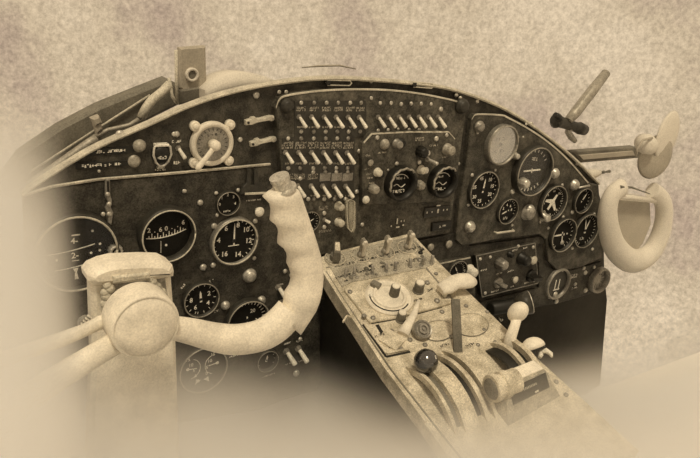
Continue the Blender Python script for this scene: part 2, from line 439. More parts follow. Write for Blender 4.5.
for x, y, w, hh, rows, rot in [(288, 343, .018, .005, 1, .1), (300, 340.5, .018, .005, 1, .1), (290, 363, .02, .004, 1, .1), (303, 360, .02, .004, 1, .1), (280, 284.5, .016, .003, 1, .1), (281, 301, .014, .006, 1, .1), (236, 355, .03, .0045, 1, .08), (212, 280, .012, .005, 1, .5), (183, 286, .01, .005, 1, .9), (254, 200, .03, .003, 1, 0), (269, 375, .028, .004, 1, .12), (217, 311, .012, .005, 1, .1)]:
    p = LB.p(x, y, .008); b = MB(); b.scribble(p.x, p.y, w, hh, rows, .0082, rot); LB.add('lettering', b, 'mark')
# slotted clip at top and bracket
cl = Thing('slotted_clip', 'dark slotted bracket clip on the board above the pale push button', 'clip', PAN, 250, 182, .008)
b = MB(); u = .0
b.prism(cl.poly([(239, 193), (241, 186), (245, 182), (246, 168), (249.5, 168), (249.5, 184), (252.5, 184), (252.5, 168), (256, 168), (257, 181), (262, 184), (267, 191), (266, 193)]), 0, .007, .001); cl.add('clip_plate', b, 'bezel')
b = MB(); b.prism(cl.poly([(243, 191.5), (266, 190.5), (266, 192.5), (243, 193.5)]), .007, .009, .0004); cl.add('clip_edge', b, 'rim')
cl = Thing('hinge_bracket', 'narrow pale worn hinge bracket hanging from board edge above the big left dial', 'bracket', PAN, 108, 198, .008)
b = MB(); b.prism(cl.poly([(104.5, 178), (109, 178), (109.5, 193), (111, 200), (110, 206), (112.5, 212), (110.5, 224), (107, 222), (106, 213), (104.5, 207), (107, 201), (104.5, 196)]), 0, .006, .0012); cl.add('bracket_plate', b, 'steel')
for x, y, r in [(107.5, 194, 2.2), (109, 204, 2.4), (109, 214, 2.6), (103, 214, 2.2)]: screw(cl, x, y, r, z=.006)
b = MB(); b.prism(cl.poly([(105.5, 180), (108, 180), (108.3, 191), (106, 191)]), .006, .0066); cl.add('slot', b, 'black')

# attitude indicator
def hor(b, r, z):
    for x0, y0, x1, y1, sag in ((-.66, -.02, .5, .14, .05), (-.5, -.47, .55, -.33, .05)):
        P = [(r*(x0+(x1-x0)*t), r*(y0+(y1-y0)*t-sag*4*t*(1-t)*.6)) for t in [i/10 for i in range(11)]]
        for a, c in zip(P, P[1:]): b.bar((a[0], a[1], z), (c[0], c[1], z), .0012, r*.03)
    b.text('4-', r*.22, 0, r*.28, z); b.text('2-', r*.22, 0, -r*.12, z)
    b.box(-r*.07, r*.14, r*.42, r*.46, z, z+.0003); b.box(-r*.08, r*.1, -r*.27, -r*.25, z, z+.0003)
    b.prism([(-r*.07, -r*.47), (r*.07, -r*.47), (r*.03, -r*.58), (r*.07, -r*.78), (-r*.03, -r*.78), (-r*.02, -r*.58)], z, z+.0004)
    for x, y in ((-.72, -.18), (-.45, -.18), (.4, -.1), (.62, -.06), (.63, .12), (.45, .5)): b.cyl(r*.035, z, z+.0004, T(r*x, r*y), 8)
gauge('attitude_indicator', 'largest round dark horizon dial at far left with two pale curved lines', 74, 250, 39, .008, extra=hor, depth=.02, rimw=.07, glass=True, bezel='bezel', edge='rim')
k_ = Thing('adjustment_knob', 'small ribbed adjustment knob at the rim of the big left horizon dial', 'knob', PAN, 114, 249, .012)
b = MB(); 
rr = k_.r(114, 249, 6.2); n = 48
b.rings([[(r_*(1+.07*math.cos(12*2*PI*i/n))*math.cos(2*PI*i/n), r_*(1+.07*math.cos(12*2*PI*i/n))*math.sin(2*PI*i/n), z) for i in range(n)] for r_, z in ((rr, 0), (rr, .012), (rr*.8, .015), (rr*.6, .013))]); k_.add('knob_body', b, 'metal')
b = MB(); b.ringflat(rr*.6, rr*.35, .0132, .0145, None, 20); k_.add('knob_cap', b, 'dial')
# gyro compass
def gyr(b, r, z):
    P = [(r*(-.8+1.6*t), r*(-.12-.12*4*t*(1-t)+.2*t)) for t in [i/14 for i in range(15)]]
    for a, c in zip(P, P[1:]): b.bar((a[0], a[1], z), (c[0], c[1], z), .0012, r*.05)
    for i in range(1, 14):
        a = P[i]; L = .1 if i % 2 else .2
        b.box(a[0]-r*.015, a[0]+r*.015, a[1], a[1]+r*L, z, z+.0004)
    for s_, i in (('2', 1), ('.', 3), ('6', 5), ('0', 7), ('.', 9), ('.', 11), ('6', 13)):
        b.text(s_ if s_ != '.' else '.', r*.26, P[i][0], P[i][1]+r*.33, z)
    b.cyl(r*.05, z, z+.0005, T(0, -r*.5), 10)
    b.box(-r*.22, -r*.20, -r*.8, -r*.3, z, z+.0002)
gauge('gyro_compass', 'round black heading dial with a curved pale number scale, behind the control column', 165, 232, 27, .008, extra=gyr, depth=.022, rimw=.12, edge='rim')
gauge('clock', 'smallest left board dial numbered 1 2 3, just above the altimeter', 227, 202.5, 12.2, .008, nums=[('0', D(-95)), ('1', D(-48)), ('2', 0), ('3', D(48)), ('4', D(100))], ears=0, rimw=.1, numr=.72, numsize=.28, depth=.008, extra=lambda b, r, z: b.scribble(0, -r*.75, r*.7, r*.2, 1, z))
for x, y in ((215.5, 192.5), (238, 190.5), (216.5, 215)): pass
gauge('altimeter', 'large round black altimeter with pale numbers 6 to 16 and an upright needle', 233, 240, 23.3, .008, nums=[('6', D(-32)), ('8', D(14)), ('10', D(52)), ('12', D(98)), ('14', D(162)), ('16', D(216)), ('4', D(-82))], tick=(D(-130), D(150), 21, .09), needles=[(0, .82, .035)], depth=.012, rimw=.07, numr=.70, numsize=.25, edge='rim', extra=lambda b, r, z: b.box(-r*.25, r*.25, -r*.24, -r*.2, z, z+.0003), bezel='steel')
gauge('variometer', 'round black dial numbered 2 4 6 8 between control column and pale dial', 200, 298.5, 17.4, .008, edge='knob', nums=[('2', D(62)), ('4', D(125)), ('6', D(212)), ('8', D(-88))], tick=(D(-160), D(190), 15, .14), needles=[(D(-5), .55, .07)], depth=.01, rimw=.12, numr=.58, numsize=.32)
def rpm(b, r, z):
    ticks(b, r*.95, D(-20), D(130), 14, r*.16, r*.035, z)
    b.text('20', r*.26, r*.28, r*.42, z); b.text('24', r*.26, r*.55, -r*.12, z)
gr = gauge('engine_dial', 'round dial numbered 20 and 24, half covered by the yoke arm', 246, 319, 21, .008, extra=rpm, needles=[(D(178), .3, .03)], depth=.014, rimw=.1)
def twin(b, r, z):
    for sx, x0 in ((-1, -.28), (1, .28)):
        for i, s_ in enumerate(('15', '10', '5', '0')):
            a = D(-50+32*i) if sx < 0 else D(-50+32*i)
            xx = x0*r+sx*(-.28)*r*math.cos(a)*-1*(-1) if False else x0*r - sx*r*.05*abs(i-1.5)*(-1 if sx < 0 else -1)
            b.text(s_, r*.2, r*(-.62+.13*i) if sx < 0 and i < 3 else (r*-.28 if sx < 0 else r*(.42-.12*min(i, 2))), r*(.55-.27*i), z)
        a0, a1 = (D(20), D(160)) if sx < 0 else (D(200), D(340))
        for i in range(16):
            a = a0+(a1-a0)*i/15; q = a0+(a1-a0)*(i+1)/15
            X = lambda u: (r*(-.55 if sx < 0 else .55)+r*.45*math.sin(u), r*.45*math.cos(u)+r*.1, z)
            b.bar(X(a), X(q), .0008, r*.03)
        b.bar((sx*r*.62, r*.12, z), (sx*r*.25, r*.08, z), .0008, r*.05)
        b.cyl(r*.07, z, z+.0006, T(sx*r*.62, r*.12), 10)
        b.prism([(sx*r*.25, -r*.42), (sx*r*.05, -r*.5), (sx*r*.3, -r*.66)], z, z+.0005)
gauge('twin_pressure_gauge', 'round two scale gauge numbered 15 10 5 0 below the yoke arm', 202, 368, 23, .008, extra=twin, rimw=.06, depth=.01)
gauge('temperature_dial', 'small faint round dial under the yoke arm beside two toggle switches', 265.5, 359, 10.5, .008, needles=[(D(10), .5, .1)], tick=(D(-120), D(120), 9, .12), rimw=.16)

# ================================================================== centre switch board
z1 = .018
CB = Thing('switch_board', 'centre switch board with rows of ivory toggle switches under an arched top', 'switch panel', PAN, 360, 180, 0)
cb = [(276, 108), (280, 99), (290, 95), (320, 91), (350, 89.5), (385, 90), (415, 93), (440, 97.5), (458, 102), (465, 107), (465.5, 118), (457, 180), (450, 233), (380, 245), (316, 256), (312, 230), (284, 190)]
b = MB(); b.prism(CB.poly(cb, z1), -.002, z1, .002); CB.add('board_sheet', b, 'panel2')
b = MB(); R = []
for x, y in arc_pts(cb[:10], 4):
    p = CB.p(x, y, z1); R.append([p+Vector((0, -.0016, 0)), p+Vector((0, -.0012, .0012)), p+Vector((0, .0012, .0012)), p+Vector((0, .0018, -.001))])
b.rings(R, smooth=False); CB.add('top_edge', b, 'rim', label='worn pale arched edge')
for x, y in ((286.5, 105.5), (461, 106)):
    knob(CB, x, y, 6.3, 'bezel', 'button', z=z1, label='large corner bolt', name='corner_bolt')
    screw(CB, x+1, y+1, 3, 'metal', z=z1+.006)
for x, y in ((279, 92), (286, 92), (456, 95), (460, 98)): screw(CB, x, y, 2.2, z=.003)
# dark sub-plates behind toggle rows
b = MB(); b.prism(CB.poly([(294, 100.5), (366, 100.5), (366, 136), (366, 137), (354.5, 138), (354, 203), (284, 196), (282, 138), (294, 137)], z1), z1, z1+.0015, .0005); CB.add('switch_plate', b, 'bezel')
zz = z1+.0015
for row, (ys, xs) in enumerate([(121, (302, 314.5, 327, 339, 351, 362)), (156.5, (288.5, 301.5, 314.5, 326.5, 338.5, 350)), (190, (300.5, 314, 325.5, 337, 348.5))]):
    for i, x in enumerate(xs):
        toggle(CB, x-3.3, ys-4.2+(i*.1), 2.7, -.78, zz, L=1.12)
for x in (381, 391.5, 402, 412, 421.7, 431.6, 441):
    toggle(CB, x-3.3, 117, 2.6, -.78, z1, L=1.12)
n_ = 0
for ys, xs in [(102.7, (301, 314, 326.5, 338, 350, 361)), (131.5, (301, 313.5, 325.5, 337, 348.5, 360)), (138.3, (288, 301, 313.5, 325.5, 337, 348)), (168, (288, 300, 313, 324.5, 336, 347.5)), (172, (313, 325, 336, 347.5)), (178.5, (300, 288)), (199, (308, 313.5, 324, 334.5, 345.5))]:
    for x in xs: screw(CB, x, ys, 2.1, 'steel' if n_ % 2 else 'metal', z=zz); n_ += 1
for x, y, r in [(371, 98, 2), (380, 103, 2), (391, 103, 2), (401, 104, 2.2), (411, 103.5, 2), (421, 103.5, 2), (431, 104, 1.8), (440.5, 109, 2.4), (409, 129.5, 1.8), (419, 129.5, 1.8), (378, 130.5, 2), (388, 130, 2), (398, 129, 1.5), (359, 151, 2.4), (356.5, 191.5, 2.2), (362, 224.5, 2), (434, 187.5+25, 1.5), (386, 151-14, 1.5)]:
    screw(CB, x, y, r, z=z1)
b = MB()
for xs, y, rows, hh in [((301.5, 314.5, 327, 339, 351, 361), 109, 2, .0085), ((288, 301, 313.5, 325.5, 337, 348.5), 145.3, 3, .0135), ((289, 301, 314, 326, 338, 350), 163.5, 1, .0045), ((302, 314, 327, 339, 351), 127, 1, .004), ((302, 314, 327, 339, 350), 195.5, 1, .004)]:
    for x in xs:
        p = CB.p(x, y, zz); b.scribble(p.x, p.y, .024 if rows == 3 else .021, hh, rows, zz)
for x in (290, 300, 313, 325, 337, 347.5):
    p = CB.p(x, 176.5, zz); b.scribble(p.x, p.y, .021, .011, 3, zz)
for x, y, w, hh in [(323.5, 208, .02, .008), (325, 231, .028, .005)]:
    p = CB.p(x, y, z1); b.scribble(p.x, p.y, w, hh, 2, z1)
CB.add('lettering', b, 'ink')
# pale plates of row three
for x in (325, 336.5, 347.5):
    b = MB(); p = CB.p(x, 177, zz); b.box(-.0115, .0115, -.0075, .0075, zz, zz+.001, T(p.x, p.y), .0003); CB.add('label_plate', b, 'steel')
screw(CB, 324, 213, 2.2, z=z1); screw(CB, 324, 227, 2.2, z=z1); toggle(CB, 324, 219.5, 2.2, -.4, z1, side=.9, L=.6)
# small half-hidden dial at left foot
gauge('trim_dial', 'small dark dial on the switch board, mostly hidden behind the yoke grip', 309, 221, 10.5, z1, tick=(D(-150), D(150), 17, .14), needles=[(D(60), .5, .05)], rimw=.1, depth=.006)

# guarded pair of push buttons with clear cover
gd = Thing('guarded_button_pair', 'two pale push buttons under a tall narrow clear plastic cover', 'push buttons', PAN, 343, 214, z1)
for y in (205.5, 221.5): knob(gd, 338, y, 3.8, 'rim', 'plain', hs=1.1, name='push_button')
b = MB(); b.prism(gd.poly([(347, 201), (350.5, 199.5), (354, 201), (354.3, 214), (354, 227), (351.5, 232), (348, 228), (347, 214)], .012), .004, .02, .002); gd.add('cover', b, 'plastic', label='clear yellowed plastic cover')
b = MB(); b.tube([gd.p(x, y, .02) for x, y in [(347, 201), (350.5, 199.5), (354, 201), (354.3, 214), (354, 227), (351.5, 232), (348, 228), (347, 214), (347, 201)]], .0011, 6); gd.add('cover_edge', b, 'rim')

# ================================================================== radio box
z2 = z1+.014
RB = Thing('radio_control_box', 'dark clipped corner radio control box with two big round dials, right of the toggle rows', 'control box', PAN, 410, 168, z1)
rb = [(363, 143), (372, 133.5), (410, 131.5), (449, 131.5), (456, 139), (455.5, 170), (452, 202), (410, 204), (363, 206)]
b = MB(); b.prism(RB.poly(rb, .014), 0, .014, .003); RB.add('box_body', b, 'panel2')
b = MB(); R = []
for x, y in [(364, 143), (372, 134.2), (410, 132.2), (449, 132.2), (455, 139)]:
    p = RB.p(x, y, .014); R.append([p+Vector((0, -.0012, -.002)), p+Vector((0, -.0008, .0005)), p+Vector((0, .001, .0003)), p+Vector((0, .0015, -.003))])
b.rings(R, smooth=False); RB.add('top_edge', b, 'rim', label='worn pale bevel edge')
zr = .014
knob(RB, 384, 144, 4.3, 'knob', 'button', z=zr); knob(RB, 396, 143.5, 4.2, 'steel', 'plain', z=zr); knob(RB, 400.5, 143, 4.2, 'black', 'plain', z=zr, hs=.6)
knob(RB, 446.5, 149, 5, 'knob', 'plain', z=zr); knob(RB, 419.5, 151, 5.2, 'black', 'fluted', z=zr); knob(RB, 425, 152, 3, 'metal', 'plain', z=zr+.004)
knob(RB, 369, 162, 3, 'knob', 'mushroom', z=zr, hs=.8); knob(RB, 377, 172, 3.8, 'rim', 'plain', z=zr, hs=.8); knob(RB, 381, 175, 3, 'black', 'plain', z=zr+.006, hs=.4)
knob(RB, 372, 188, 4.4, 'knob', 'fluted', z=zr); knob(RB, 420.5, 169.5, 3.9, 'rim', 'plain', z=zr, hs=.8); knob(RB, 425.5, 170.5, 3, 'metal', 'plain', z=zr+.006, hs=.4)
knob(RB, 417.5, 184, 4.4, 'knob', 'fluted', z=zr); knob(RB, 365.5, 199.5, 3.1, 'white', 'button', z=zr)
toggle(RB, 427, 159, 2.6, -.2, zr, mt='metal'); 
for x, y, r in [(377, 137.5, 2.4), (436, 138.5, 2.6), (446.5, 135, 2), (396.5, 163.5, 2.2), (419, 162, 2.4), (388, 170, 1.2)]: screw(RB, x, y, r, z=zr)
b = MB()
for x, y, w, hh, rows in [(382, 152.5, .02, .004, 1), (368, 155.5, .01, .004, 1), (367, 169, .011, .003, 1), (369, 174, .012, .003, 1), (369, 178, .018, .004, 1), (368, 190, .008, .004, 1), (420, 139, .024, .008, 2), (434, 145.5, .024, .004, 1), (445, 157, .014, .004, 1), (413, 172, .02, .006, 2), (372, 183, .014, .004, 1)]:
    p = RB.p(x, y, zr); b.scribble(p.x, p.y, w, hh, rows, zr)
RB.add('lettering', b, 'ink')
for (x, y, rp, nm) in ((398, 182, 16.5, 'left'), (440, 180, 15.5, 'right')):
    lab = 'left round dial with pale curved scale on the radio box' if nm == 'left' else 'right round dial with pale curved scale on the radio box'
    def scal(b, r, z):
        P = [(r*.85*math.cos(a)*.95, r*(-.05)+r*.85*math.sin(a)*.8) for a in [D(150-120*i/12) for i in range(13)]]
        for a, c in zip(P, P[1:]): b.bar((a[0], a[1], z), (c[0], c[1], z), .001, r*.11)
        b.scribble(0, r*.35, r*1.1, r*.2, 1, z); b.scribble(0, -r*.62, r*1.1, r*.28, 1, z)
        P = [(r*(-.5+t), r*(-.2+.12*math.sin(t*7))) for t in [i/10 for i in range(11)]]
        for a, c in zip(P, P[1:]): b.bar((a[0], a[1], z), (c[0], c[1], z), .001, r*.1)
    fd = gauge('frequency_dial', lab, x, y, rp, z1+.014, extra=scal, rimw=.2, depth=.02, group=None, bezel='black', edge=None)
    rr0 = fd.r(x, y, rp)*.93; b = MB()
    b.tube([(rr0*(1+.04*math.sin(i*1.9))*math.cos(D(200-8*i)), rr0*(1+.04*math.sin(i*1.9))*math.sin(D(200-8*i)), .0195) for i in range(20)], rr0*.07, 6); fd.add('worn_edge', b, 'knob', label='worn scalloped upper edge')

# strip indicator, small scale and switch box low on the board
ib = Thing('indicator_strip', 'small dark strip with pale ticks and pointer under the radio box', 'indicator', PAN, 439, 211, z1)
b = MB(); b.prism(ib.poly([(425, 208), (451, 205.5), (450, 215.5), (424, 218)], .004), 0, .004, .001); ib.add('strip_body', b, 'bezel')
b = MB()
for x, y, w, hh in [(427, 212.5, .002, .004), (432, 212, .002, .003), (443.5, 210, .002, .004), (447, 209.5, .003, .003), (438, 211, .004, .009), (438.5, 205.5, .010, .003)]:
    p = ib.p(x, y, .004); b.box(-w/2, w/2, -hh/2, hh/2, .004, .0046, T(p.x, p.y))
ib.add('markings', b, 'mark')
ib = Thing('lower_indicator', 'small dark label box at the lower right corner of the switch board', 'indicator', PAN, 443, 226, z1)
b = MB(); b.prism(ib.poly([(433, 223.5), (452, 221), (451, 229), (432, 231.5)], .006), 0, .006, .001); ib.add('box_body', b, 'black')
b = MB(); p = ib.p(443, 226, .006); b.scribble(p.x, p.y, .022, .005, 1, .006, .08); ib.add('lettering', b, 'mark')
tsb = Thing('trim_scale', 'tiny pale pointer scale low on the switch board above the pedestal knobs', 'scale', PAN, 397, 222, z1)
b = MB()
for x, y, w, hh in [(397, 221, .0025, .012), (401, 221, .002, .004), (404, 220.5, .0015, .004), (391, 226, .003, .003), (397.5, 227, .008, .003), (403, 225, .003, .003)]:
    p = tsb.p(x, y, 0); b.box(-w/2, w/2, -hh/2, hh/2, 0, .0012, T(p.x, p.y))
tsb.add('markings', b, 'mark')

# ================================================================== right board
zR = .014
RG = Thing('right_instrument_board', 'right dark instrument board with slanted round dials and a pale upper edge', 'instrument board', PAN, 530, 190, 0)
rt = [(472, 119), (475, 115), (485, 114.5), (502, 115.5), (508, 118), (525, 127), (545, 140), (566, 158), (588, 183)]
rgp = rt+[(599, 185), (602, 230), (602, 258), (580, 268), (558, 271), (549, 262), (546, 240), (540, 234.5), (500, 239), (462, 246), (456, 240), (460, 200), (467, 160)]
b = MB(); b.prism(RG.poly(rgp, zR), 0, zR, .002); RG.add('board_sheet', b, 'panel2')
b = MB(); R = []
for x, y in arc_pts(rt, 4):
    p = RG.p(x, y, zR); R.append([p+Vector((-.0012, -.0012, 0)), p+Vector((-.001, -.001, .0014)), p+Vector((.0014, .0014, .0012)), p+Vector((.002, .002, -.001))])
b.rings(R, smooth=False); RG.add('top_edge', b, 'rim', label='worn pale upper edge')
knob(RG, 478.5, 126.5, 4.8, 'steel', 'button', z=zR); knob(RG, 469, 226.5, 4.6, 'metal', 'button', z=zR)
knob(RG, 573.5, 184.5, 4.2, 'metal', 'button', z=zR)
for x, y, r in [(477.5, 132.5, 1.6), (459, 146, 1.6), (458.5, 163.5, 1.6), (562, 193-8, 1.6), (472, 175, 1.8), (468, 205, 1.6), (512, 191.5, 2.6), (495, 170, 1.4), (541, 187, 1.4), (548, 228, 1.4), (572, 212, 2), (594, 214, 1.4), (572, 248, 1.5), (592, 249, 1.5), (526, 116+8, 1.4), (518, 137, 1.2), (523, 137, 1.2), (563, 217, 1.6), (512, 225, 1.3), (540, 222, 1.3)]:
    screw(RG, x, y, r, z=zR)
b = MB(); p0, p1 = RG.p(494, 232, zR), RG.p(512, 229.5, zR); b.tube([p0, p0+Vector((.002, 0, .008)), p1+Vector((-.002, 0, .008)), p1], .0028, 8); RG.add('pull_bar', b, 'rim')
b = MB(); p0, p1 = RG.p(577, 187.5, zR), RG.p(588, 185, zR); b.tube([p0+Vector((0, 0, .004)), p1+Vector((0, 0, .004))], .003, 8); RG.add('lamp_bar', b, 'metal')
knob(RG, 561, 233+10-1, 2, 'metal', 'button', z=zR)
def dirt(b, r, z):
    ticks(b, r*.92, D(-170), D(180), 30, r*.12, r*.03, z)
    b.scribble(0, r*.3, r*.8, r*.22, 1, z); b.scribble(0, -r*.35, r*.9, r*.22, 1, z)
gauge('pale_face_dial', 'upright dial with pale shiny glass at the top of the right board', 499.5, 144, 19.5, zR, face='rim', markmat='frame', extra=dirt, needles=[(D(200), .6, .04)], rimw=.09, depth=.014, bezel='steel', glass='shiny')
def dg(b, r, z):
    b.box(-r*.5, r*.5, -r*.02, r*.04, z, z+.002); b.box(-r*.02, r*.02, -r*.1, r*.1, z, z+.002)
    ticks(b, r*.92, D(-60), D(60), 9, r*.12, r*.04, z); ticks(b, r*.92, D(140), D(220), 7, r*.14, r*.05, z)
    b.scribble(0, r*.5, r*.5, r*.2, 1, z)
g_ = gauge('horizon_indicator', 'largest dial of the right board with a pale horizon bar across it', 530, 170, 24, zR, extra=dg, rimw=.11, depth=.018, bezel='bezel', glass=True, face='bezel')
kk = Thing('caging_knob', 'pale small caging knob on the lower left rim of the largest right dial', 'knob', PAN, 521, 182, zR+.018)
knob(kk, 521, 182, 4.6, 'metal', 'fluted', name='knob_body')
kk = Thing('setting_knob', 'pale stubby setting knob at the right of the largest right dial', 'knob', PAN, 552, 173, zR)
b = MB(); b.tube([(-.012, .003, .004), (0, 0, .008), (.002, 0, .014)], .003, 8); kk.add('stem', b, 'metal'); knob(kk, 554, 173, 4, 'metal', 'button', z=.01, name='knob_body')
kk = Thing('dial_foot_knob', 'pale small knob between the pale faced dial and the largest right dial', 'knob', PAN, 514.5, 156, zR)
knob(kk, 514.5, 155.5, 3, 'metal', 'plain', name='knob_body')
gauge('speed_dial', 'numbered black dial under the pale faced dial with a short upright needle', 482, 189, 18.5, zR, nums=[('45', D(-20)), ('10', D(40)), ('15', D(80)), ('20', D(120)), ('25', D(190)), ('30', D(235)), ('35', D(285))], tick=(D(-170), D(170), 24, .08), needles=[(D(5), .6, .05)], rimw=.08, numr=.66, numsize=.22, depth=.01)
gauge('fuel_dial', 'small black dial numbered along its top, below the largest right dial', 506, 210.5, 12.5, zR, nums=[('2', D(-60)), ('4', D(-10)), ('6', D(40)), ('8', D(85))], tick=(D(-110), D(110), 15, .14), needles=[(D(-110), .6, .06)], rimw=.1, numr=.5, numsize=.26, depth=.009, extra=lambda b, r, z: b.scribble(0, -r*.6, r*.5, r*.25, 1, z))
sel = Thing('rotary_selector', 'pale round rotary selector with curved handle, right of the small numbered dial', 'selector', PAN, 527, 211, zR)
knob(sel, 527, 212, 6.5, 'steel', 'plain', hs=.5, name='selector_base')
b = MB(); b.tube([(-.008, -.012, .008), (-.011, 0, .01), (-.006, .010, .011), (.004, .012, .011), (.010, .006, .010)], .0026, 8); sel.add('curved_handle', b, 'metal')
knob(sel, 529.5, 209, 3.6, 'metal', 'button', z=.006, name='selector_knob')
def plane(b, r, z):
    b.prism([(-.08*r, -.5*r), (.08*r, -.5*r), (.1*r, -.1*r), (.6*r, -.28*r), (.6*r, -.12*r), (.1*r, .18*r), (.06*r, .55*r), (-.06*r, .55*r), (-.1*r, .18*r), (-.6*r, -.12*r), (-.6*r, -.28*r), (-.1*r, -.1*r)], z, z+.001, 0, RZ(-.6))
    ticks(b, r*.93, 0, 2*PI*35/36, 36, r*.1, r*.03, z)
    for i in range(8): b.scribble(r*.72*math.sin(i*PI/4), r*.72*math.cos(i*PI/4), r*.2, r*.16, 1, z)
gauge('radio_compass', 'dial with a pale aircraft shaped pointer right of the rotary selector', 551, 202, 17, zR, extra=plane, rimw=.12, depth=.012, bezel='bezel')
kk = Thing('compass_knob', 'small pale knob at the lower left rim of the aircraft pointer dial', 'knob', PAN, 543, 216.5, zR)
knob(kk, 543, 216.5, 3.8, 'metal', 'plain', name='knob_body')
gauge('oil_dial', 'lowest slanted dial at the corner notch, pale needle pointing left', 561, 234, 16, zR, tick=(D(-150), D(150), 19, .14), needles=[(D(-90), .8, .06), (D(170), .7, .04)], rimw=.12, depth=.012, extra=lambda b, r, z: b.cyl(r*.06, z, z+.001, T(r*.45, 0), 8))
gauge('small_upper_dial', 'small dark dial near the right edge under the lamp bar', 581, 200, 12, zR, tick=(D(-140), D(140), 15, .15), needles=[(D(35), .75, .06)], rimw=.14, depth=.01)
gauge('edge_dial', 'dark dial nearest the right edge with a pale V shaped needle pair', 584, 230, 16, zR, tick=(D(-160), D(160), 25, .14), needles=[(D(-12), .75, .05), (D(20), .7, .05)], rimw=.12, depth=.01, extra=lambda b, r, z: b.scribble(0, -r*.5, r*.6, r*.2, 1, z))

# ================================================================== lower right boxes (under the right board)
zz = .016
LR = Thing('lower_control_box', 'tilted dark box of small knobs below the right instrument board', 'control box', PAN, 506, 272, 0)
lr = [(476, 256), (535, 243), (538, 283), (482, 297)]
b = MB(); b.prism(LR.poly(lr, zz), 0, zz, .002); LR.add('box_body', b, 'panel')
b = MB()
q = lr+[lr[0]]
for a, c in zip(q, q[1:]):
    b.bar(LR.p(*a, zz), LR.p(*c, zz), .0018, .0018)
LR.add('box_edge', b, 'steel')
knob(LR, 498.5, 262.5, 4.8, 'steel', 'fluted', z=zz); knob(LR, 509.5, 254, 2.6, 'black', 'plain', z=zz); knob(LR, 521, 258, 5, 'black', 'plain', z=zz); knob(LR, 530, 258.5, 3.6, 'rim', 'mushroom', z=zz)
knob(LR, 497.5, 282.5, 4.8, 'steel', 'pointer', z=zz, rot=1.2); knob(LR, 513, 278.5, 3, 'rim', 'mushroom', z=zz, hs=.8); knob(LR, 530.5, 275.5, 5.5, 'black', 'pointer', z=zz, rot=1.4)
for x, y in ((480, 259), (533, 247), (534, 280), (485, 293), (490, 257), (518, 246)): screw(LR, x, y, 1.6, z=zz)
b = MB()
for x, y, w in [(499.5, 273.5, .018), (510.5, 271, .02), (495, 291, .026), (512.5, 286.5, .012), (528.5, 282, .028), (515, 250, .02), (525, 248, .014), (484, 270, .02)]:
    p = LR.p(x, y, zz); b.scribble(p.x, p.y, w, .0045, 1, zz, .05)
LR.add('lettering', b, 'mark')
SR = Thing('lower_right_console_face', 'dark lower right face plate with a small upright dial and labelled switches', 'switch panel', PAN, 565, 280, 0)
b = MB(); b.prism(SR.poly([(539, 262), (560, 273), (602, 262), (604, 288), (560, 301), (500, 314), (470, 316), (470, 305), (539, 288)], .008), 0, .008, .001); SR.add('face_plate', b, 'panel')
for x, y, r in [(554.5, 302-8, 2.6), (556, 301, 2.2), (583.5, 268, 1.8), (585, 272.5, 2), (585, 290, 2.2), (549, 297, 1.5), (575, 284, 1.6), (594, 263+4, 1.5), (562, 270, 1.6)]: screw(SR, x, y, r, z=.008)
b = MB()
for x, y, w, hh, rows in [(574, 276, .028, .012, 2), (575, 287.5, .026, .006, 1), (555, 298-2, .02, .004, 1), (590, 277, .006, .004, 1)]:
    p = SR.p(x, y, .008); b.scribble(p.x, p.y, w, hh, rows, .0082, .05)
SR.add('lettering', b, 'mark')
gauge('flap_dial', 'small upright dial with a pale U mark on the lower right face plate', 556.5, 283, 14, .008, extra=lambda b, r, z: (b.box(-r*.22, -r*.14, -r*.4, r*.3, z, z+.0005), b.box(r*.14, r*.22, -r*.4, r*.3, z, z+.0005), b.box(-r*.3, r*.3, -r*.5, -r*.42, z, z+.0005)), rimw=.14, depth=.01, bezel='steel', face='bezel')
gauge('fresh_air_vent', 'ribbed round vent at the extreme lower right edge of the panel', 597, 279, 11, .008, face='steel', tick=(D(0), D(330), 12, .5), rimw=.2, depth=.016, bezel='steel', markmat='black')
# dial box left of it (by pedestal)
DBX = Thing('dial_box', 'shallow dark box with a half round dial and pale knob beside the pedestal', 'instrument box', PAN, 458, 268, 0)
b = MB(); b.prism(DBX.poly([(436, 262), (471, 256), (475, 280), (476, 296), (440, 290)], .012), 0, .012, .002); DBX.add('box_body', b, 'panel')
p0, p1 = DBX.p(440, 263.5, .012), DBX.p(470, 257.5, .012); b = MB(); b.bar(p0, p1, .003, .003); DBX.add('top_edge', b, 'rim')
knob(DBX, 468.5, 270, 4.8, 'white', 'plain', z=.012, label='pale round knob')
gauge('pressure_dial', 'half hidden dial with pale ticks in the box beside the pedestal', 456, 271, 11, .012, tick=(D(-120), D(120), 17, .2), needles=[(D(-30), .6, .05)], rimw=.12, depth=.008)
# canister lamp
cn = Thing('dark_canister', 'dark glossy horizontal canister under the lower control box', 'canister', PAN, 505, 308, .0)
a_, c_ = cn.p(490, 309, .03), cn.p(530, 302, .03)
AA, L = aim(a_, c_); b = MB(); b.lathe([(.012, 0), (.0165, .004), (.0165, L*.5), (.018, L*.52), (.018, L*.6), (.0165, L*.62), (.0165, L-.004), (.012, L)], AA, 24, True); cn.add('canister_body', b, 'black')
b = MB(); p = cn.p(499, 318, .02); b.sph(.003, T(p.x, p.y, .03)); b.tube([(p.x, p.y, .02), (p.x+.01, p.y-.01, .02)], .002, 8); cn.add('fitting', b, 'metal')
# apron ledge between centre board and right boxes, above pedestal
ap = Thing('ledge_plate', 'dark ledge below the switch board with two pale round buttons', 'plate', PAN, 445, 245, 0)
b = MB(); b.prism(ap.poly([(405, 243), (458, 233), (470, 246), (545, 236), (546, 243), (474, 256), (436, 262), (420, 262)], .006), 0, .006, .001); ap.add('plate_sheet', b, 'panel')
for x, y, r in ((428.5, 246, 4.2), (446.5, 243, 4.4)): knob(ap, x, y, r-.8, 'knob', 'mushroom', z=.006, hs=.8, name='push_button')
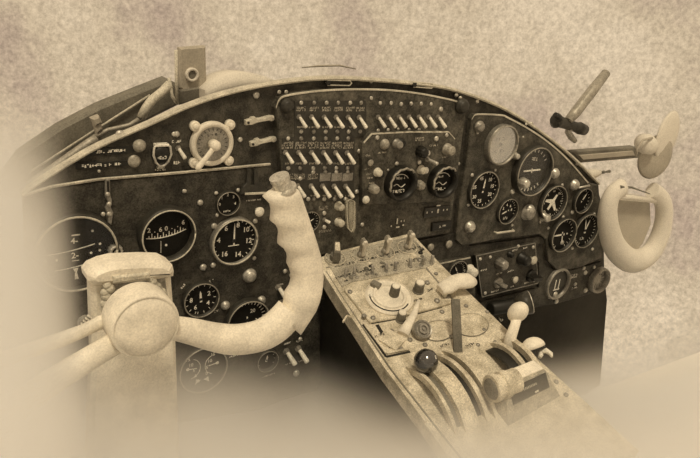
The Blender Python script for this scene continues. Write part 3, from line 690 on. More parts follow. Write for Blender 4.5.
# ================================================================== pedestal
def pz(t, px, py, z=0): return t.p(px, py, z)
PT = Thing('centre_pedestal', 'long pale chipped centre pedestal sloping down from the panel towards the viewer', 'pedestal', PED, 420, 320, 0)
po = [(321, 256), (338, 250), (412, 232), (440, 262), (470, 292), (512, 333), (556, 374), (592, 406), (640, 450), (560, 480), (470, 485), (426, 424), (384, 368), (338, 297), (316, 262)]
b = MB(); b.prism(PT.poly(po), -.03, 0, .003); PT.add('top_plate', b, 'ped')
inn = [(324, 262), (412, 240), (440, 268), (512, 340), (586, 410), (560, 470), (480, 475), (432, 424), (388, 368), (344, 298)]
b = MB(); b.prism(PT.poly(inn, -.03), -.62, -.0301, 0); PT.add('pedestal_body', b, 'dark')
def quadbar(t, name, pts, w, h, mt, z=0, **k):
    b = MB()
    for a, c in zip(pts, pts[1:]): b.bar(t.p(*a, z), t.p(*c, z), w, h)
    return t.add(name, b, mt, **k)
quadbar(PT, 'side_rail', [(326, 272), (345, 302), (391, 370), (435, 426), (470, 470)], .0025, .003, 'pedside')
quadbar(PT, 'edge_rail', [(319, 265), (338, 295), (384, 366), (426, 422)], .006, .006, 'ped')
# seams
quadbar(PT, 'seam', [(326, 268), (350, 262), (418, 247)], .002, .0022, 'steel')
quadbar(PT, 'seam', [(426, 268), (456, 303)], .0025, .002, 'steel')
quadbar(PT, 'trim_frame', [(365, 326), (386, 354), (408, 350)], .004, .007, 'ped')
quadbar(PT, 'slot_and_shadow', [(363, 325), (386, 357), (410, 352)], .0035, .003, 'black', label='dark slot around the trim frame')
quadbar(PT, 'slot_and_shadow', [(377, 325), (391, 348)], .006, .002, 'black', label='short dark slot')
quadbar(PT, 'slot_and_shadow', [(346, 291), (371, 323.5), (397, 319)], .0035, .004, 'black', label='dark strip drawn as the shadow under the control plate')  # black bar draws the control plate's shadow along its lower edge
quadbar(PT, 'slot_and_shadow', [(417, 313), (441, 306.5)], .007, .002, 'black', label='dark slot beside the control plate')
quadbar(PT, 'rail_clamp', [(343, 322), (347, 316), (352, 318), (360, 328)], .003, .004, 'ped')
b = MB(); q = PT.p(393, 338, .001); b.box(-.022, .012, -.02, .02, 0, .004, T(q.x, q.y)@RZ(.45), .001); PT.add('small_plate', b, 'ped')
# raised control plate
b = MB(); b.prism(PT.poly([(344, 289), (370, 322), (396, 317.5), (440, 306), (454, 301.5), (426, 270), (352, 283)], .006), 0, .006, .0015); PT.add('control_plate', b, 'ped')
for x, y, r in [(350, 292, 1.8), (364, 316, 2), (373, 318, 2), (427, 283, 2), (437, 301, 2.2), (448, 297, 1.6), (389, 314, 1.6), (379, 281, 1.4), (405, 301, 1.6), (409, 305, 1.6)]: screw(PT, x, y, r, 'steel', z=.006)
for x, y, r in [(386, 339, 1.6), (392, 331, 1.6), (410, 340, 2), (425, 345, 2), (442, 312, 1.8), (466, 306, 1.6), (484, 330, 1.6), (487, 312, 1.4), (451, 337, 1.8), (395, 345, 1.6), (401, 349, 1.8), (432, 352, 1.6), (344, 302, 1.4), (352, 313, 1.4), (436, 274, 1.5), (440, 289, 2.4), (478, 345, 1.6), (519, 347, 1.6), (556, 382, 2), (566, 395, 2), (430, 305, 1.6), (495, 342, 1.4)]:
    screw(PT, x, y, r, 'steel')
b = MB(); b.prism(PT.poly([(325, 259), (338, 253), (411, 236), (436, 262), (425, 268), (352, 282), (342, 287)], .0015), 0, .0015, .0005); PT.add('rear_plate', b, 'pedmid', label='greyer rear plate')
# rear row of tiny toggles, caps and buttons
rnd = random.Random(5)
for x, y in [(345, 277), (354, 275.5), (372, 274), (386, 272), (395, 270.5), (410, 267.5), (421, 266), (431, 264)]:
    o = toggle(PT, x, y, 1.7, .5+rnd.uniform(-.3, .3), 0, mt='steel', L=.75)
for i in range(34):
    x = 342+rnd.uniform(0, 82); y = 283-(x-344)*.22+rnd.uniform(-16, 0)
    knob(PT, x, min(y, 285-(x-344)*.25), rnd.uniform(.9, 1.6), rnd.choice(('steel', 'frame', 'pedside', 'black', 'ped')), 'button', z=0, name='small_button')
b = MB()
for i in range(16):
    x = 340+(i % 8)*11; y = 286-(x-340)*.23-(9 if i < 8 else 20)
    p = PT.p(x, y, .0); b.scribble(p.x, p.y, .022, .006, 1, .0018)
for x, y in [(430, 290), (418, 300), (380, 335), (470, 345), (500, 352), (445, 345)]:
    p = PT.p(x, y, .006); b.scribble(p.x, p.y, .02, .006, 1, .0064)
PT.add('lettering', b, 'black')
# disc dial with round cylinder knobs
ds = Thing('trim_disc', 'pale round disc with curved rim and a dark cylinder knob at its centre', 'control disc', PED, 389, 298, .006)
r = ds.r(389, 298, 14)*1.25
b = MB(); b.lathe([(r, 0), (r, .004), (r*.93, .007), (r*.9, .0045), (r*.72, .0045), (r*.68, .008), (r*.6, .008), (r*.55, .005), (r*.1, .005)], None, 40, False); ds.add('disc', b, 'cream')
b = MB(); m_ = T(*ds.p(394, 294, .006)[:2]); b.lathe([(.0095, .005), (.009, .022), (.0085, .026), (.007, .027)], m_, 22); ck_ = ds.add('cylinder_knob', b, 'frame')
b = MB(); b.lathe([(.0075, .0265), (.007, .0282), (.002, .0285)], m_, 22, True); ds.add('knob_cap', b, 'cream', parent=ck_, label='pale cap painted as the lit top')  # light on the knob top put into a paler cap colour
b = MB(); a0 = [(.82*r*math.cos(a), .82*r*math.sin(a), .0052) for a in [D(150+i*12) for i in range(14)]]; b.tube(a0, .0012, 6); ds.add('groove', b, 'black')
def cylk(name, label, px, py, rad, h, mt='frame', F=PED, off=0.006):  # dark body colours in the side shade, pale cap the lit top
    t = Thing(name, label, 'knob', F, px, py, off)
    b = MB(); b.lathe([(rad*1.15, 0), (rad*1.15, .002), (rad, .003), (rad*.95, h-.002), (rad*.8, h), (rad*.4, h+.0003)], None, 22); t.add('knob_body', b, mt)
    if mt != 'white': b = MB(); b.lathe([(rad*.84, h-.001), (rad*.8, h+.0012), (rad*.3, h+.0016)], None, 22, True); t.add('knob_cap', b, 'cream', label='pale cap painted as the lit top')
    return t
cylk('cylinder_knob', 'upright cylinder knob standing right of the pale disc on the control plate', 418, 291, .0095, .022)
cylk('flat_button', 'flat pale round button left of the pale disc on the control plate', 371, 296, .009, .006, 'white')
cylk('cylinder_knob', 'upright cylinder knob below the pale disc, beside the pale wedge lever', 400.5, 320, .0085, .02, off=0)
t = Thing('rocker_block', 'small dark square block at the upper left rim of the pale disc', 'switch', PED, 375, 288, .006)
b = MB(); b.box(-.006, .006, -.009, .009, 0, .014, RZ(.5), .0015); t.add('block_body', b, 'pedside')
# four rear selectors
labs = ['bulky dark pointer knob, nearest the yoke grip, at the back of the pedestal', 'second upright fin selector from the yoke grip, on a round plate', 'third upright fin selector from the yoke grip, on a round plate', 'upright fin selector farthest from the yoke grip, on a round plate']
for i, (x, y, top_) in enumerate([(335, 259, 241), (360.5, 256, 236), (384.5, 253, 231.5), (407, 248, 228)]):
    t = Thing('fin_selector', labs[i], 'selector', PED, x, y, 0, 'row of selectors at the back of the pedestal')
    r = t.r(x, y, 9)*1.5
    b = MB(); b.ringflat(.021, .018, 0, .0022); b.cyl(.0155, 0, .0012, None, 28); t.add('round_plate', b, 'pedmid')
    b = MB(); b.tube([(.0195*math.cos(2*PI*k/32), .0195*math.sin(2*PI*k/32), .0025) for k in range(33)], .0009, 6); t.add('plate_rim', b, 'ped')
    b = MB()
    if i == 0:
        b.lathe([(.011, 0), (.010, .012)], None, 20); b.prism([(-.006, -.016), (.007, -.016), (.006, .012), (-.005, .012)], .006, .034, .003, RZ(-.5)); t.add('pointer_knob', b, 'frame'); b = MB(); b.prism([(-.0045, -.014), (.0055, -.014), (.0045, .010), (-.0035, .010)], .0335, .0352, .0005, RZ(-.5)); t.add('lit_top', b, 'ped', label='pale strip painted as the lit top')  # pointer knob's lit top painted as a pale strip over a dark body
    else:
        b.lathe([(.008, 0), (.007, .008), (.004, .012)], None, 18, True); b.prism([(-.0035, 0), (.0035, 0), (.003, .026), (.0055, .034), (.003, .041), (-.003, .041), (-.0055, .034), (-.003, .026)], -.004, .004, .0012, T(0, 0, .003)@RX(PI/2)); t.add('fin', b, 'knob')
        b = MB(); b.prism([(-.0022, .004), (.0022, .004), (.002, .026), (.0042, .034), (.0022, .0405), (-.0022, .0405), (-.0042, .034), (-.002, .026)], .0005, .0052, .0006, T(0, -.0045, .003)@RX(PI/2)@Matrix.Diagonal((1.4, 1, 1, 1))); t.add('fin_face', b, 'cream', label='pale fin face painted as catching light')  # light on the fin put into its colour: pale face, darker body
    b = MB()
    for k in range(9): ticks(b, .0178, D(-150+k*36), D(-149+k*36), 1, .003, .001, .0013)
    t.add('dial_markings', b, 'black')
# wedge lever and knurled wheel
wl = Thing('wedge_lever', 'pale flared wedge shaped lever between the small cylinder knob and ribbed wheel', 'lever', PED, 408, 328, 0)
b = MB(); a_ = wl.p(403, 334, .004); c_ = wl.p(414, 314, .012)
b.tube([a_, a_.lerp(c_, .5), c_, wl.p(419, 300, .012)], [.011, .0085, .006, .003], 12, .5); wl.add('lever_body', b, 'cream')
kw = Thing('knurled_wheel', 'round dark wheel knob with concentric rings facing up, behind the black ball lever', 'selector', PED, 421, 335, 0)
R_ = .0175
m_ = T(0, 0, .014)@RX(D(28))
b = MB(); b.lathe([(R_*.6, -.010), (R_, -.006), (R_, .002), (R_*.9, .005), (R_*.78, .004), (R_*.7, .002), (R_*.56, .002), (R_*.5, .006), (R_*.35, .006), (R_*.3, .003), (R_*.15, .003), (R_*.12, .006), (R_*.03, .006)], m_, 36); kw.add('wheel', b, 'steel')
b = MB(); b.cyl(.005, -.002, .012); kw.add('shaft', b, 'steel')
for x, y, rx, ry, nm in ((438, 331, .031, .022, 'left'), (471, 325, .034, .026, 'right')):
    t = Thing('cover_plate', 'thin round flush cover plate '+('between the ribbed wheel and dark strap' if nm == 'left' else 'right of the dark upright strap'), 'cover plate', PED, x, y, 0, 'round cover plates')
    b = MB(); b.lathe([(1, 0), (1, .0018/.01), (.96, .0022/.01), (.94, .0012/.01), (.1, .0012/.01)], Matrix.Diagonal((rx, ry, .01, 1)), 40); t.add('plate', b, 'ped')
    b = MB(); b.tube([(rx*math.cos(2*PI*k/40), ry*math.sin(2*PI*k/40), .001) for k in range(41)], .0011, 6); t.add('rim_groove', b, 'pedside')
# dark upright strap
st = Thing('upright_strap', 'dark flat mottled strap lever standing upright in the middle of the pedestal', 'lever', PED, 458, 352, 0)
tp = st.p(455.5, 299, .06)
AA, h = aim((0, 0, 0), tp)
b = MB(); b.box(-.0078, .0078, -.002, .002, 0, h, AA, .001); st.add('strap_bar', b, 'frame')
b = MB()
for k in range(3): b.cyl(.002, 0, .001, AA@T(0, -.002, h*(.15+.3*k))@RX(PI/2), 10)
st.add('rivet', b, 'metal')
# paddle handle pale
pd = Thing('paddle_handle', 'smooth pale rounded paddle handle overhanging the right edge of the pedestal', 'handle', PED, 455, 295, .02)
b = MB(); b.tube([pd.p(440, 290, 0), pd.p(447, 287, .002), pd.p(454, 282.5, .003), pd.p(462, 281, .004), pd.p(470, 280.5, .003), pd.p(475, 281, 0)], [.012, .0165, .0165, .0185, .0175, .009], 18, .55); pd.add('paddle', b, 'cream')
b = MB(); q = pd.p(446, 291, 0); b.tube([(q.x, q.y, -.02), (q.x, q.y, .003)], .005, 10); pd.add('stem', b, 'metal')

# throttle quadrant: curved bands between slots
def band(b, xa, xb, yc, zc, R, a0, a1, th, n=26):
    rings = []
    for i in range(n+1):
        a = a0+(a1-a0)*i/n
        c, s_ = math.cos(a), math.sin(a)
        rings.append([(xa, yc+R*s_, zc+R*c), (xb, yc+R*s_, zc+R*c), (xb, yc+(R-th)*s_, zc+(R-th)*c), (xa, yc+(R-th)*s_, zc+(R-th)*c)])
    b.rings(rings, smooth=False)
def quadrant(px, py, xs, R, sink, label, name='throttle_quadrant', darkgaps=True, nb=''):
    q = Thing(name, label, 'throttle quadrant', PED, px, py, 0)
    am = math.acos(sink/R)
    for i, (xa, xb, mt, dr) in enumerate(xs):
        b = MB(); band(b, xa, xb, 0, -sink, R-dr, -am-.15, am+.15, .012 if mt != 'black' else .006); q.add('curved_band', b, mt)
    return q
quadrant(458, 388, [(-.058, -.052, 'ped', .003), (-.052, -.040, 'pedside', .010), (-.040, -.012, 'ped', 0), (-.012, .004, 'black', .012), (.004, .012, 'ped', .002), (.012, .020, 'black', .014), (.020, .026, 'ped', .0)], .105, .072, 'curved ridged throttle quadrant with dark slots under the black ball lever')
quadrant(516, 366, [(-.030, -.012, 'black', .008), (-.012, -.003, 'ped', .0), (-.003, .012, 'black', .012), (.012, .022, 'ped', .0), (.022, .026, 'pedside', .006)], .075, .045, 'curved quadrant with dark slots at the base of the pale round lever')
bl = Thing('ball_lever', 'glossy black ball knob on a short lever at the left of the curved quadrant', 'lever', PED, 437, 384, 0)
hb = .035
c_ = bl.p(426, 361, hb)
b = MB(); b.sph(.0203, T(*c_), 28); ball_m = mat('gloss_black_ball', (.012, .011, .01), .14, var=.1, bump=0, grain=.05, spec=1.0); ball_m.node_tree.nodes['Principled BSDF'].inputs['IOR'].default_value = 1.75; bl.add('ball', b, ball_m)
b = MB(); b.tube([bl.p(441, 386, .0), bl.p(432, 371, hb*.7), c_], [.005, .004, .004], 10); bl.add('stem', b, 'steel')
b = MB(); b.text('E', .008, 0, 0, 0, 0, T(*c_)@(Matrix(((PED.ex.x, 0, 0, 0),)*0) if False else Matrix.Identity(4))@RY(.5)@RX(.5)@T(0, 0, .0206)); bl.add('letter_mark', b, 'mark')
# round lever
rl = Thing('round_lever', 'pale round paddle lever with dark cup behind it, rising at the right edge', 'lever', PED, 508, 350, 0)
hb = .05
c_ = rl.p(518, 312, hb)
nv = (PED.hit(518, 312, hb)-EYE).normalized(); 
b = MB(); b.sph(.0205, T(*c_), 24, 1, .75, 1.0); rl.add('round_knob', b, 'cream')
b = MB(); b.tube([rl.p(508, 352, 0), rl.p(511, 336, .022), rl.p(515, 325, .038), c_], [.013, .010, .0085, .010], 12, .7); rl.add('stem', b, 'cream')
b = MB(); b.tube([rl.p(508, 335, .02), rl.p(516, 345, .016), rl.p(524, 352, .01)], [.005, .005, .004], 10); rl.add('side_arm', b, 'metal')
b = MB(); q = rl.p(522, 304, hb-.002); b.lathe([(.012, -.010), (.020, .000), (.0215, .014), (.018, .014), (.016, .004), (.004, .001)], T(q.x, q.y, q.z)@RY(D(70))@RX(D(20)), 24, True); rl.add('cup', b, 'bezel', label='dark open cup')
b = MB(); b.tube([(.0198*math.cos(2*PI*k/28), .0198*math.sin(2*PI*k/28), .0145) for k in range(29)], .0014, 6, m=T(q.x, q.y, q.z)@RY(D(70))@RX(D(20))); rl.add('cup_rim', b, 'metal')
# dome with clamp
dm = Thing('half_dome_cap', 'pale half dome cap with dark underside beside the round lever base', 'cap', PED, 532, 351, .012)
b = MB(); b.sph(.021, T(0, 0, .008)@RX(-.9), 24, 1.1, .9, .9, 0); dm.add('dome', b, 'cream')
b = MB(); b.cyl(.0195, -.004, .0005, T(0, 0, .008)@RX(-.9)@Matrix.Diagonal((1.1, .9, 1, 1)), 24); b.cyl(.006, -.008, .008); dm.add('underside', b, 'black')
ck = Thing('wing_clamp', 'tiny pale wing shaped clamp hanging beside the half dome cap', 'clamp', PED, 544, 353, .02)
b = MB(); b.tube([ck.p(538, 349, 0), ck.p(541, 355, 0), ck.p(539.5, 357.5, 0)], [.002, .0045, .003], 8); b.tube([ck.p(540, 352, 0), ck.p(546, 350.5, .002), ck.p(551, 354, 0), ck.p(552, 357, 0)], [.003, .005, .004, .002], 10); ck.add('clamp_body', b, 'white')
# lamp block with round lens
lm = Thing('lens_block', 'pale box with round dark lens in a ringed barrel across the pedestal front', 'lamp', PED, 520, 392, 0)
base = [lm.p(*q, 0) for q in ((494, 408), (508, 426), (560, 396), (548, 376))]
topq = [lm.p(*q, .045) for q in ((496, 375), (506, 386), (545, 369), (534, 360))]
b = MB(); b.rings([base, [a_.lerp(c_, .92) for a_, c_ in zip(base, topq)], [c_.lerp(sum(topq, Vector())/4, .08) for c_ in topq]], smooth=False); lm.add('block_body', b, 'pedmid')
b = MB(); cc_ = sum(topq, Vector())/4; b.rings([[c_.lerp(cc_, .05) for c_ in topq], [c_.lerp(cc_, .08)+Vector((0, 0, .002)) for c_ in topq]], smooth=False); lm.add('top_cover', b, 'cream', label='pale cap painted as the lit top')  # top cover paler than the block body
f = lambda u, v_: (base[1].lerp(base[2], u)).lerp(topq[1].lerp(topq[2], u), v_)
nf = (base[2]-base[1]).cross(topq[1]-base[1]).normalized()
b = MB(); qs = [f(.12, .45), f(.9, .42), f(.96, .9), f(.08, .88)]
b.rings([[q-nf*.002 for q in qs], [q+nf*.0015 for q in qs]], smooth=False); lm.add('label_plate', b, 'bezel', label='dark label plate')
b = MB()
for k in range(9):
    q = f(.38+.035*k, .72); b.bar(q-nf*.001, q+nf*.0022, .0012, .004)
q = f(.62, .5); b.bar(q-nf*.001, q+nf*.003, .008, .003)
lm.add('lettering', b, 'rim')
bc = lm.p(491, 389, .042); ax = (lm.p(516, 380, .042)-bc).normalized()
AA, _ = aim(bc, bc+ax)
b = MB(); b.lathe([(.0165, 0), (.0225, .001), (.0225, .010), (.0195, .012), (.0195, .018), (.0225, .020), (.0225, .030), (.020, .032), (.020, .05)], AA, 30); lm.add('barrel', b, 'ped', label='pale ringed barrel')
b = MB(); b.sph(.0178, AA@T(0, 0, .0)@Matrix.Diagonal((1, 1, .25, 1)), 24); lm.add('lens', b, 'pedside', label='dark round lens')

# ================================================================== control column and yoke
YF = Frame((0, -.35, 1), (1, 0, 0), (0, 0, 1))
CF = Frame((0, -.27, 1), (1, 0, 0), (0, 0, 1))
cc = Thing('control_column', 'pale worn control column box rising in front of the left board', 'control column', CF, 132, 300, 0)
def rp(t, pts, z=0): return t.poly(pts, z)
b = MB(); b.prism(rp(cc, [(91, 282), (172, 274), (174, 300), (177, 345), (181, 475), (88, 485), (93, 350), (92, 310)]), -.02, 0, .006); cc.add('column_box', b, 'cream')
b = MB(); cap = [(85, 273), (90, 267), (101, 262), (113, 259), (143, 257.5), (162, 258), (171, 262.5), (172.5, 269), (172, 274), (150, 278), (120, 281), (91, 284), (86, 279)]
b.prism(rp(cc, [(x_+3.5, y_+4.5) for x_, y_ in cap], .012), -.022, .012, .008); cc.add('top_boot', b, 'cream', label='worn pale rounded top')
b = MB(); b.prism(rp(cc, [(101, 283), (165, 275), (168, 300), (150, 300), (112, 306)], .003), 0, .003, .001); cc.add('recess', b, 'steel', label='darker recess plate')
b = MB()
rn = random.Random(3)
for i in range(7):
    t_ = i/6; q = cc.p(107+3*math.sin(i*2), 285+22*t_, .008); b.sph(.0055+.001*(i % 2), T(*q), 10)
    q = cc.p(150+14*t_, 279+16*t_, .008); b.sph(.005+.0012*(i % 2), T(*q), 10)
cc.add('chain', b, 'rim', label='pale chain links')
quad = [(113, 277), (150, 273), (151, 279), (114, 284)]
b = MB(); b.prism(rp(cc, quad, .016), 0, .016, .002); cc.add('clevis', b, 'rim')

yk = Thing('pilot_yoke', 'large pale control yoke with round hub and upward curving finger grip', 'yoke', YF, 141, 320, 0)
r = yk.r(142, 320, 31)
b = MB(); b.lathe([(r*.9, -.025), (r, -.018), (r, .012), (r*.98, .018), (r*.93, .0205), (r*.90, .0185), (r*.86, .021), (r*.5, .0245), (r*.05, .0255)], None, 48, True); yk.add('hub', b, 'cream')
# swept horn
path = [(168, 327, 11), (190, 331, 12.5), (212, 336.5, 14), (232, 339.5, 15.5), (250, 338, 16.5), (266, 333, 17.5), (280, 323, 18), (291, 310, 17)]
pts = [yk.p(x, y, .0) for x, y, _ in path]; k_ = yk.r(230, 330, 1)
cp = arc_pts(pts, 4); rr_ = [v.x for v in arc_pts([Vector((w*k_, 0, 0)) for _, _, w in path], 4)]
b = MB(); b.tube(cp, [max(.004, v*.92) for v in rr_], 20, .75); yk.add('horn_arm', b, 'cream')
# grip with finger notches: outline along its length (left edge scalloped)
L_ = [(279, 313), (284, 306.5), (285.5, 300), (286, 294), (290.5, 287), (292, 281), (292, 275), (290.5, 269.5), (288, 264.5), (288.5, 259), (287.5, 254), (284.5, 249), (279, 245), (279.2, 240), (279.6, 235), (279, 230), (276.5, 225.5), (271.2, 221.5), (271.8, 216), (272, 211), (270.5, 204.5), (264, 198), (269, 193.5), (273, 190.5)]
R_p = [(298.5, 333), (308, 319), (314, 309), (317.5, 300), (320, 291), (321, 284), (321.6, 277), (321.6, 270), (321, 264), (320, 258.5), (319, 253), (317.5, 248), (316, 243), (314.5, 238), (313, 233), (311.5, 228), (309.5, 223), (308, 218), (306, 212), (304, 206), (302, 200), (300, 194.5), (297.5, 189), (294, 187.5)]
b = MB(); R = []
for (lx, ly), (rx, ry) in zip(L_, R_p):
    a_, c_ = yk.p(lx, ly, 0), yk.p(rx, ry, 0); mid = (a_+c_)/2; hv = (c_-a_)/2; dz = hv.length*.72
    R.append([mid+hv*math.copysign(abs(math.cos(u))**.8, math.cos(u))+Vector((0, 0, dz*math.copysign(abs(math.sin(u))**.9, math.sin(u)))) for u in [2*PI*j/24 for j in range(24)]])
b.rings(R); yk.add('grip', b, 'cream', label='pale worn hand grip with finger notches')
b = MB(); a_ = yk.p(284, 190, 0); c_ = yk.p(279, 176.5, 0); AA, L = aim(a_, c_)
b.lathe([(.0165, 0), (.0165, .003), (.012, .004), (.0115, L*.7), (.0125, L*.75), (.0125, L), (.008, L+.001)], AA, 24); yk.add('push_button', b, 'metal', label='small metal button on the grip top')
# seam lug under the joint
# left arms
b = MB(); b.tube([yk.p(124, 338, 0), yk.p(90, 358, 0), yk.p(55, 380, 0), yk.p(20, 404, 0), yk.p(-20, 430, 0)], [.014, .0145, .016, .017, .017], 16, .8); yk.add('left_arm', b, 'cream')
b = MB(); b.tube([yk.p(116, 318, -.02), yk.p(100, 322.5, -.02), yk.p(85, 330, -.02), yk.p(60, 340, -.02), yk.p(25, 352, -.02), yk.p(-15, 366, -.02)], [.009, .0085, .008, .009, .009, .009], 14, .8); yk.add('thin_arm', b, 'cream')
t = Thing('ribbed_stub', 'tiny pale ribbed knob edge showing left of the column', 'knob', CF, 85, 323, 0)
b = MB()
for i in range(5): b.bar(t.p(79+i*2.2, 326-i*2.6, 0), t.p(82.5+i*2.2, 328-i*2.6, 0), .0015, .004)
t.add('ribs', b, 'mark'); b = MB(); b.lathe([(.009, -.01), (.009, -.002)], T(.002, -.003), 16); t.add('knob_core', b, 'steel')

# ================================================================== copilot side
RF = Frame((0, -.12, 1), (1, 0, 0), (0, 0, 1))
y2 = Thing('copilot_yoke', 'pale U shaped second yoke at the right edge, beyond the panel', 'yoke', RF, 636, 230, 0)
path = [(622, 187, 9), (612, 195, 9), (607.5, 212, 10), (609.5, 232, 11), (617, 250, 12), (632, 261, 12.5), (648, 255, 12), (659, 238, 11), (664, 217, 10), (662, 200, 9), (652, 190, 8)]
pts = arc_pts([y2.p(x, y) for x, y, _ in path], 4); k_ = y2.r(630, 230, 1)*.85
rr_ = [v.x for v in arc_pts([Vector((w*k_, 0, 0)) for *_, w in path], 4)]
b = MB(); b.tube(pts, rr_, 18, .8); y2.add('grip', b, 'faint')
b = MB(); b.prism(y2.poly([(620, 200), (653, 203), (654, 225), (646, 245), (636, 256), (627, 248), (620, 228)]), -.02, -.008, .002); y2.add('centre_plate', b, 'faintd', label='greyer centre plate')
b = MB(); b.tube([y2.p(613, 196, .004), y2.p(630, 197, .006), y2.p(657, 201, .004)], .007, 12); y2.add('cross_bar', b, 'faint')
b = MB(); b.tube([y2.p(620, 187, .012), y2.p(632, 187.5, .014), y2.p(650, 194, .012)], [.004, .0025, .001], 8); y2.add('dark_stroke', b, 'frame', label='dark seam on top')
q = y2.p(638, 228); b = MB(); b.lathe([(.022, -.28), (.022, -.02)], T(q.x, q.y), 20); y2.add('column_shaft', b, 'faintd')
# overhead fan
ff = Thing('cabin_fan', 'faded rubber bladed cabin fan at the right edge above the second yoke', 'fan', RF, 655, 152, 0)
b = MB()
for a0, px, py, rr in ((0, 656, 158, 21), ): pass
def blade(cxp, cyp, rp_, tilt):
    b = MB(); r = ff.r(cxp, cyp, rp_); q = ff.p(cxp, cyp, 0)
    R = []
    for k, s_ in ((1, 0), (.9, .3), (.6, .55), (.25, .7)): R.append([(r*k*math.cos(2*PI*i/28)*.92, r*k*math.sin(2*PI*i/28), r*.22*s_) for i in range(28)])
    R2 = [[(x, y, z-.003) for x, y, z in R[3]]]+[]
    b.rings(R, T(*q)@RY(tilt)); return b
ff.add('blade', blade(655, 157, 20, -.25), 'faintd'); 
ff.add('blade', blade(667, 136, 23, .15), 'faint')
b = MB(); q = ff.p(648, 145, 0); b.lathe([(.020, -.03), (.024, -.01), (.020, .012), (.006, .016)], T(*q)@RY(-.5), 24, True); ff.add('hub', b, 'faint')
b = MB(); b.tube([ff.p(652, 138, .01), ff.p(643, 140, .014), ff.p(637.5, 148, .014), ff.p(636, 156, .012)], .0028, 8); ff.add('guard_ring', b, 'faintd')
SF = Frame((0, .03, 1), (1, 0, 0), (0, 0, 1))
ar = Thing('window_sill_rail', 'grey rail running from the panel corner to the fan', 'rail', SF, 610, 155, 0)
b = MB(); b.prism(ar.poly([(572, 152), (636, 147), (640, 150), (641, 158), (582, 163)]), -.02, 0, .003); ar.add('rail_body', b, 'frame')
b = MB(); b.prism(ar.poly([(578, 155), (632, 150.5), (634, 155), (582, 159.5)]), 0, .004, .001); ar.add('inlay', b, 'faintd')
ar2 = Thing('hinge_pin', 'tiny dark hinge pin right of the panel corner below the grey rail', 'pin', SF, 605, 172, 0)
b = MB(); b.tube([ar2.p(600, 173, .004), ar2.p(604, 172, .006), ar2.p(605, 172, .006), ar2.p(609.5, 171.3, .005)], [.003, .0045, .002, .0045], 8); ar2.add('pin_body', b, 'frame')
kk = Thing('pale_knob_cap', 'pale conical cap at the right top corner of the panel', 'cap', SF, 591, 174, .0)
b = MB(); a_ = kk.p(586, 175, 0); c_ = kk.p(600, 172.5, .01); AA, L = aim(a_, c_); b.lathe([(.014, 0), (.013, L*.5), (.007, L), (.002, L+.001)], AA, 20, True); kk.add('cap_body', b, 'faint')
# clamp and arm above the right rim
ca = Thing('lamp_clamp', 'dark double knobbed clamp with a faded stalk above the right rim', 'lamp', SF, 569, 125, .02)
def tb(pts, r, n=14): 
    b = MB(); b.tube([ca.p(*p) if len(p) == 3 else ca.p(*p, 0) for p in pts], r, n); return b
ca.add('barrel', tb([(552.5, 120, 0), (556, 120.5, 0), (559, 121.5, 0), (566, 124, 0), (577, 127.5, 0), (579, 128, 0), (584.5, 130, 0)], [.008, .018, .014, .012, .012, .015, .013]), 'bezel')
ca.add('knob', tb([(555, 114.5, .012), (560, 119, .014)], [.006, .007]), 'black')
ca.add('bracket', tb([(571, 126, 0), (568, 132, 0), (571, 137, 0), (575, 141, 0)], [.009, .008, .008, .006]), 'steel')
ca.add('stalk', tb([(568, 121, .004), (575, 113, 0), (592, 91, -.01), (606, 73, -.02)], [.010, .013, .013, .011]), 'knob', label='pale grey stalk')

# ================================================================== windscreen side, left
WF = Frame((0, .12, 1), (1, 0, 0), (0, 0, 1))
wf = Thing('window_frame_beam', 'broad dark slanting windscreen frame beam beyond the left rim', 'frame beam', WF, 100, 125, 0)
b = MB(); b.prism(wf.poly([(-10, 200), (4, 176), (20, 154), (60, 127), (100, 106), (140, 90), (168, 79), (178, 84), (182, 104), (150, 120), (110, 142), (60, 172), (20, 200)]), -.03, 0, .006); wf.add('beam_body', b, 'frame')
b = MB(); b.tube([wf.p(30, 172, .004), wf.p(92, 132, .006), wf.p(150, 95, .004)], .002, 6); wf.add('seam_wire', b, 'rim')
for nm, lb, pts, rr in [('cable', 'thick pale cable sagging along the dark slanting beam', [(22, 192), (40, 178), (68, 158), (88, 144), (97, 138)], .008), ('cable', 'thin pale cable looping from the clamp to the upright strut', [(96, 136), (108, 130), (118, 128), (130, 125), (142, 117)], .004), ('strut', 'pale branching strut behind the left rim', [(141, 118), (146, 108), (152, 100), (162, 92), (170, 84)], .008)]:
    t = Thing(nm, lb, 'cable' if nm == 'cable' else 'strut', WF, pts[0][0], pts[0][1], .02)
    b = MB(); b.tube([t.p(x, y, .006) for x, y in pts], rr, 10); t.add('sheath' if nm == 'cable' else 'strut_body', b, 'knob' if nm == 'cable' else 'rim')
t = Thing('cable_clamp', 'small square pale clamp gripping the cable on the dark beam', 'clamp', WF, 94, 121, .02)
b = MB(); b.prism(t.poly([(89, 117), (97, 114), (100, 121), (93, 125)]), 0, .015, .003); b.prism(t.poly([(92, 124), (99, 120), (101, 128), (95, 133)]), 0, .012, .003); t.add('clamp_body', b, 'faintd')
t = Thing('thin_strut_pair', 'thin pale V shaped strut pair left of the ringed bracket', 'strut', WF, 173, 92, .03)
b = MB(); b.tube([t.p(169, 78), t.p(172, 96), t.p(177, 103)], .003, 8); b.tube([t.p(176, 50), t.p(176.5, 80), t.p(177, 104)], .003, 8); t.add('strut_body', b, 'rim')
bk = Thing('ringed_bracket', 'pale upright bracket with a round ring, standing on the rim', 'bracket', WF, 193, 78, .0)
b = MB(); b.prism(bk.poly([(179.5, 48), (206, 46), (207, 88), (203, 89.5), (183, 91), (180, 88)]), -.012, 0, .003); bk.add('bracket_plate', b, 'faintd')
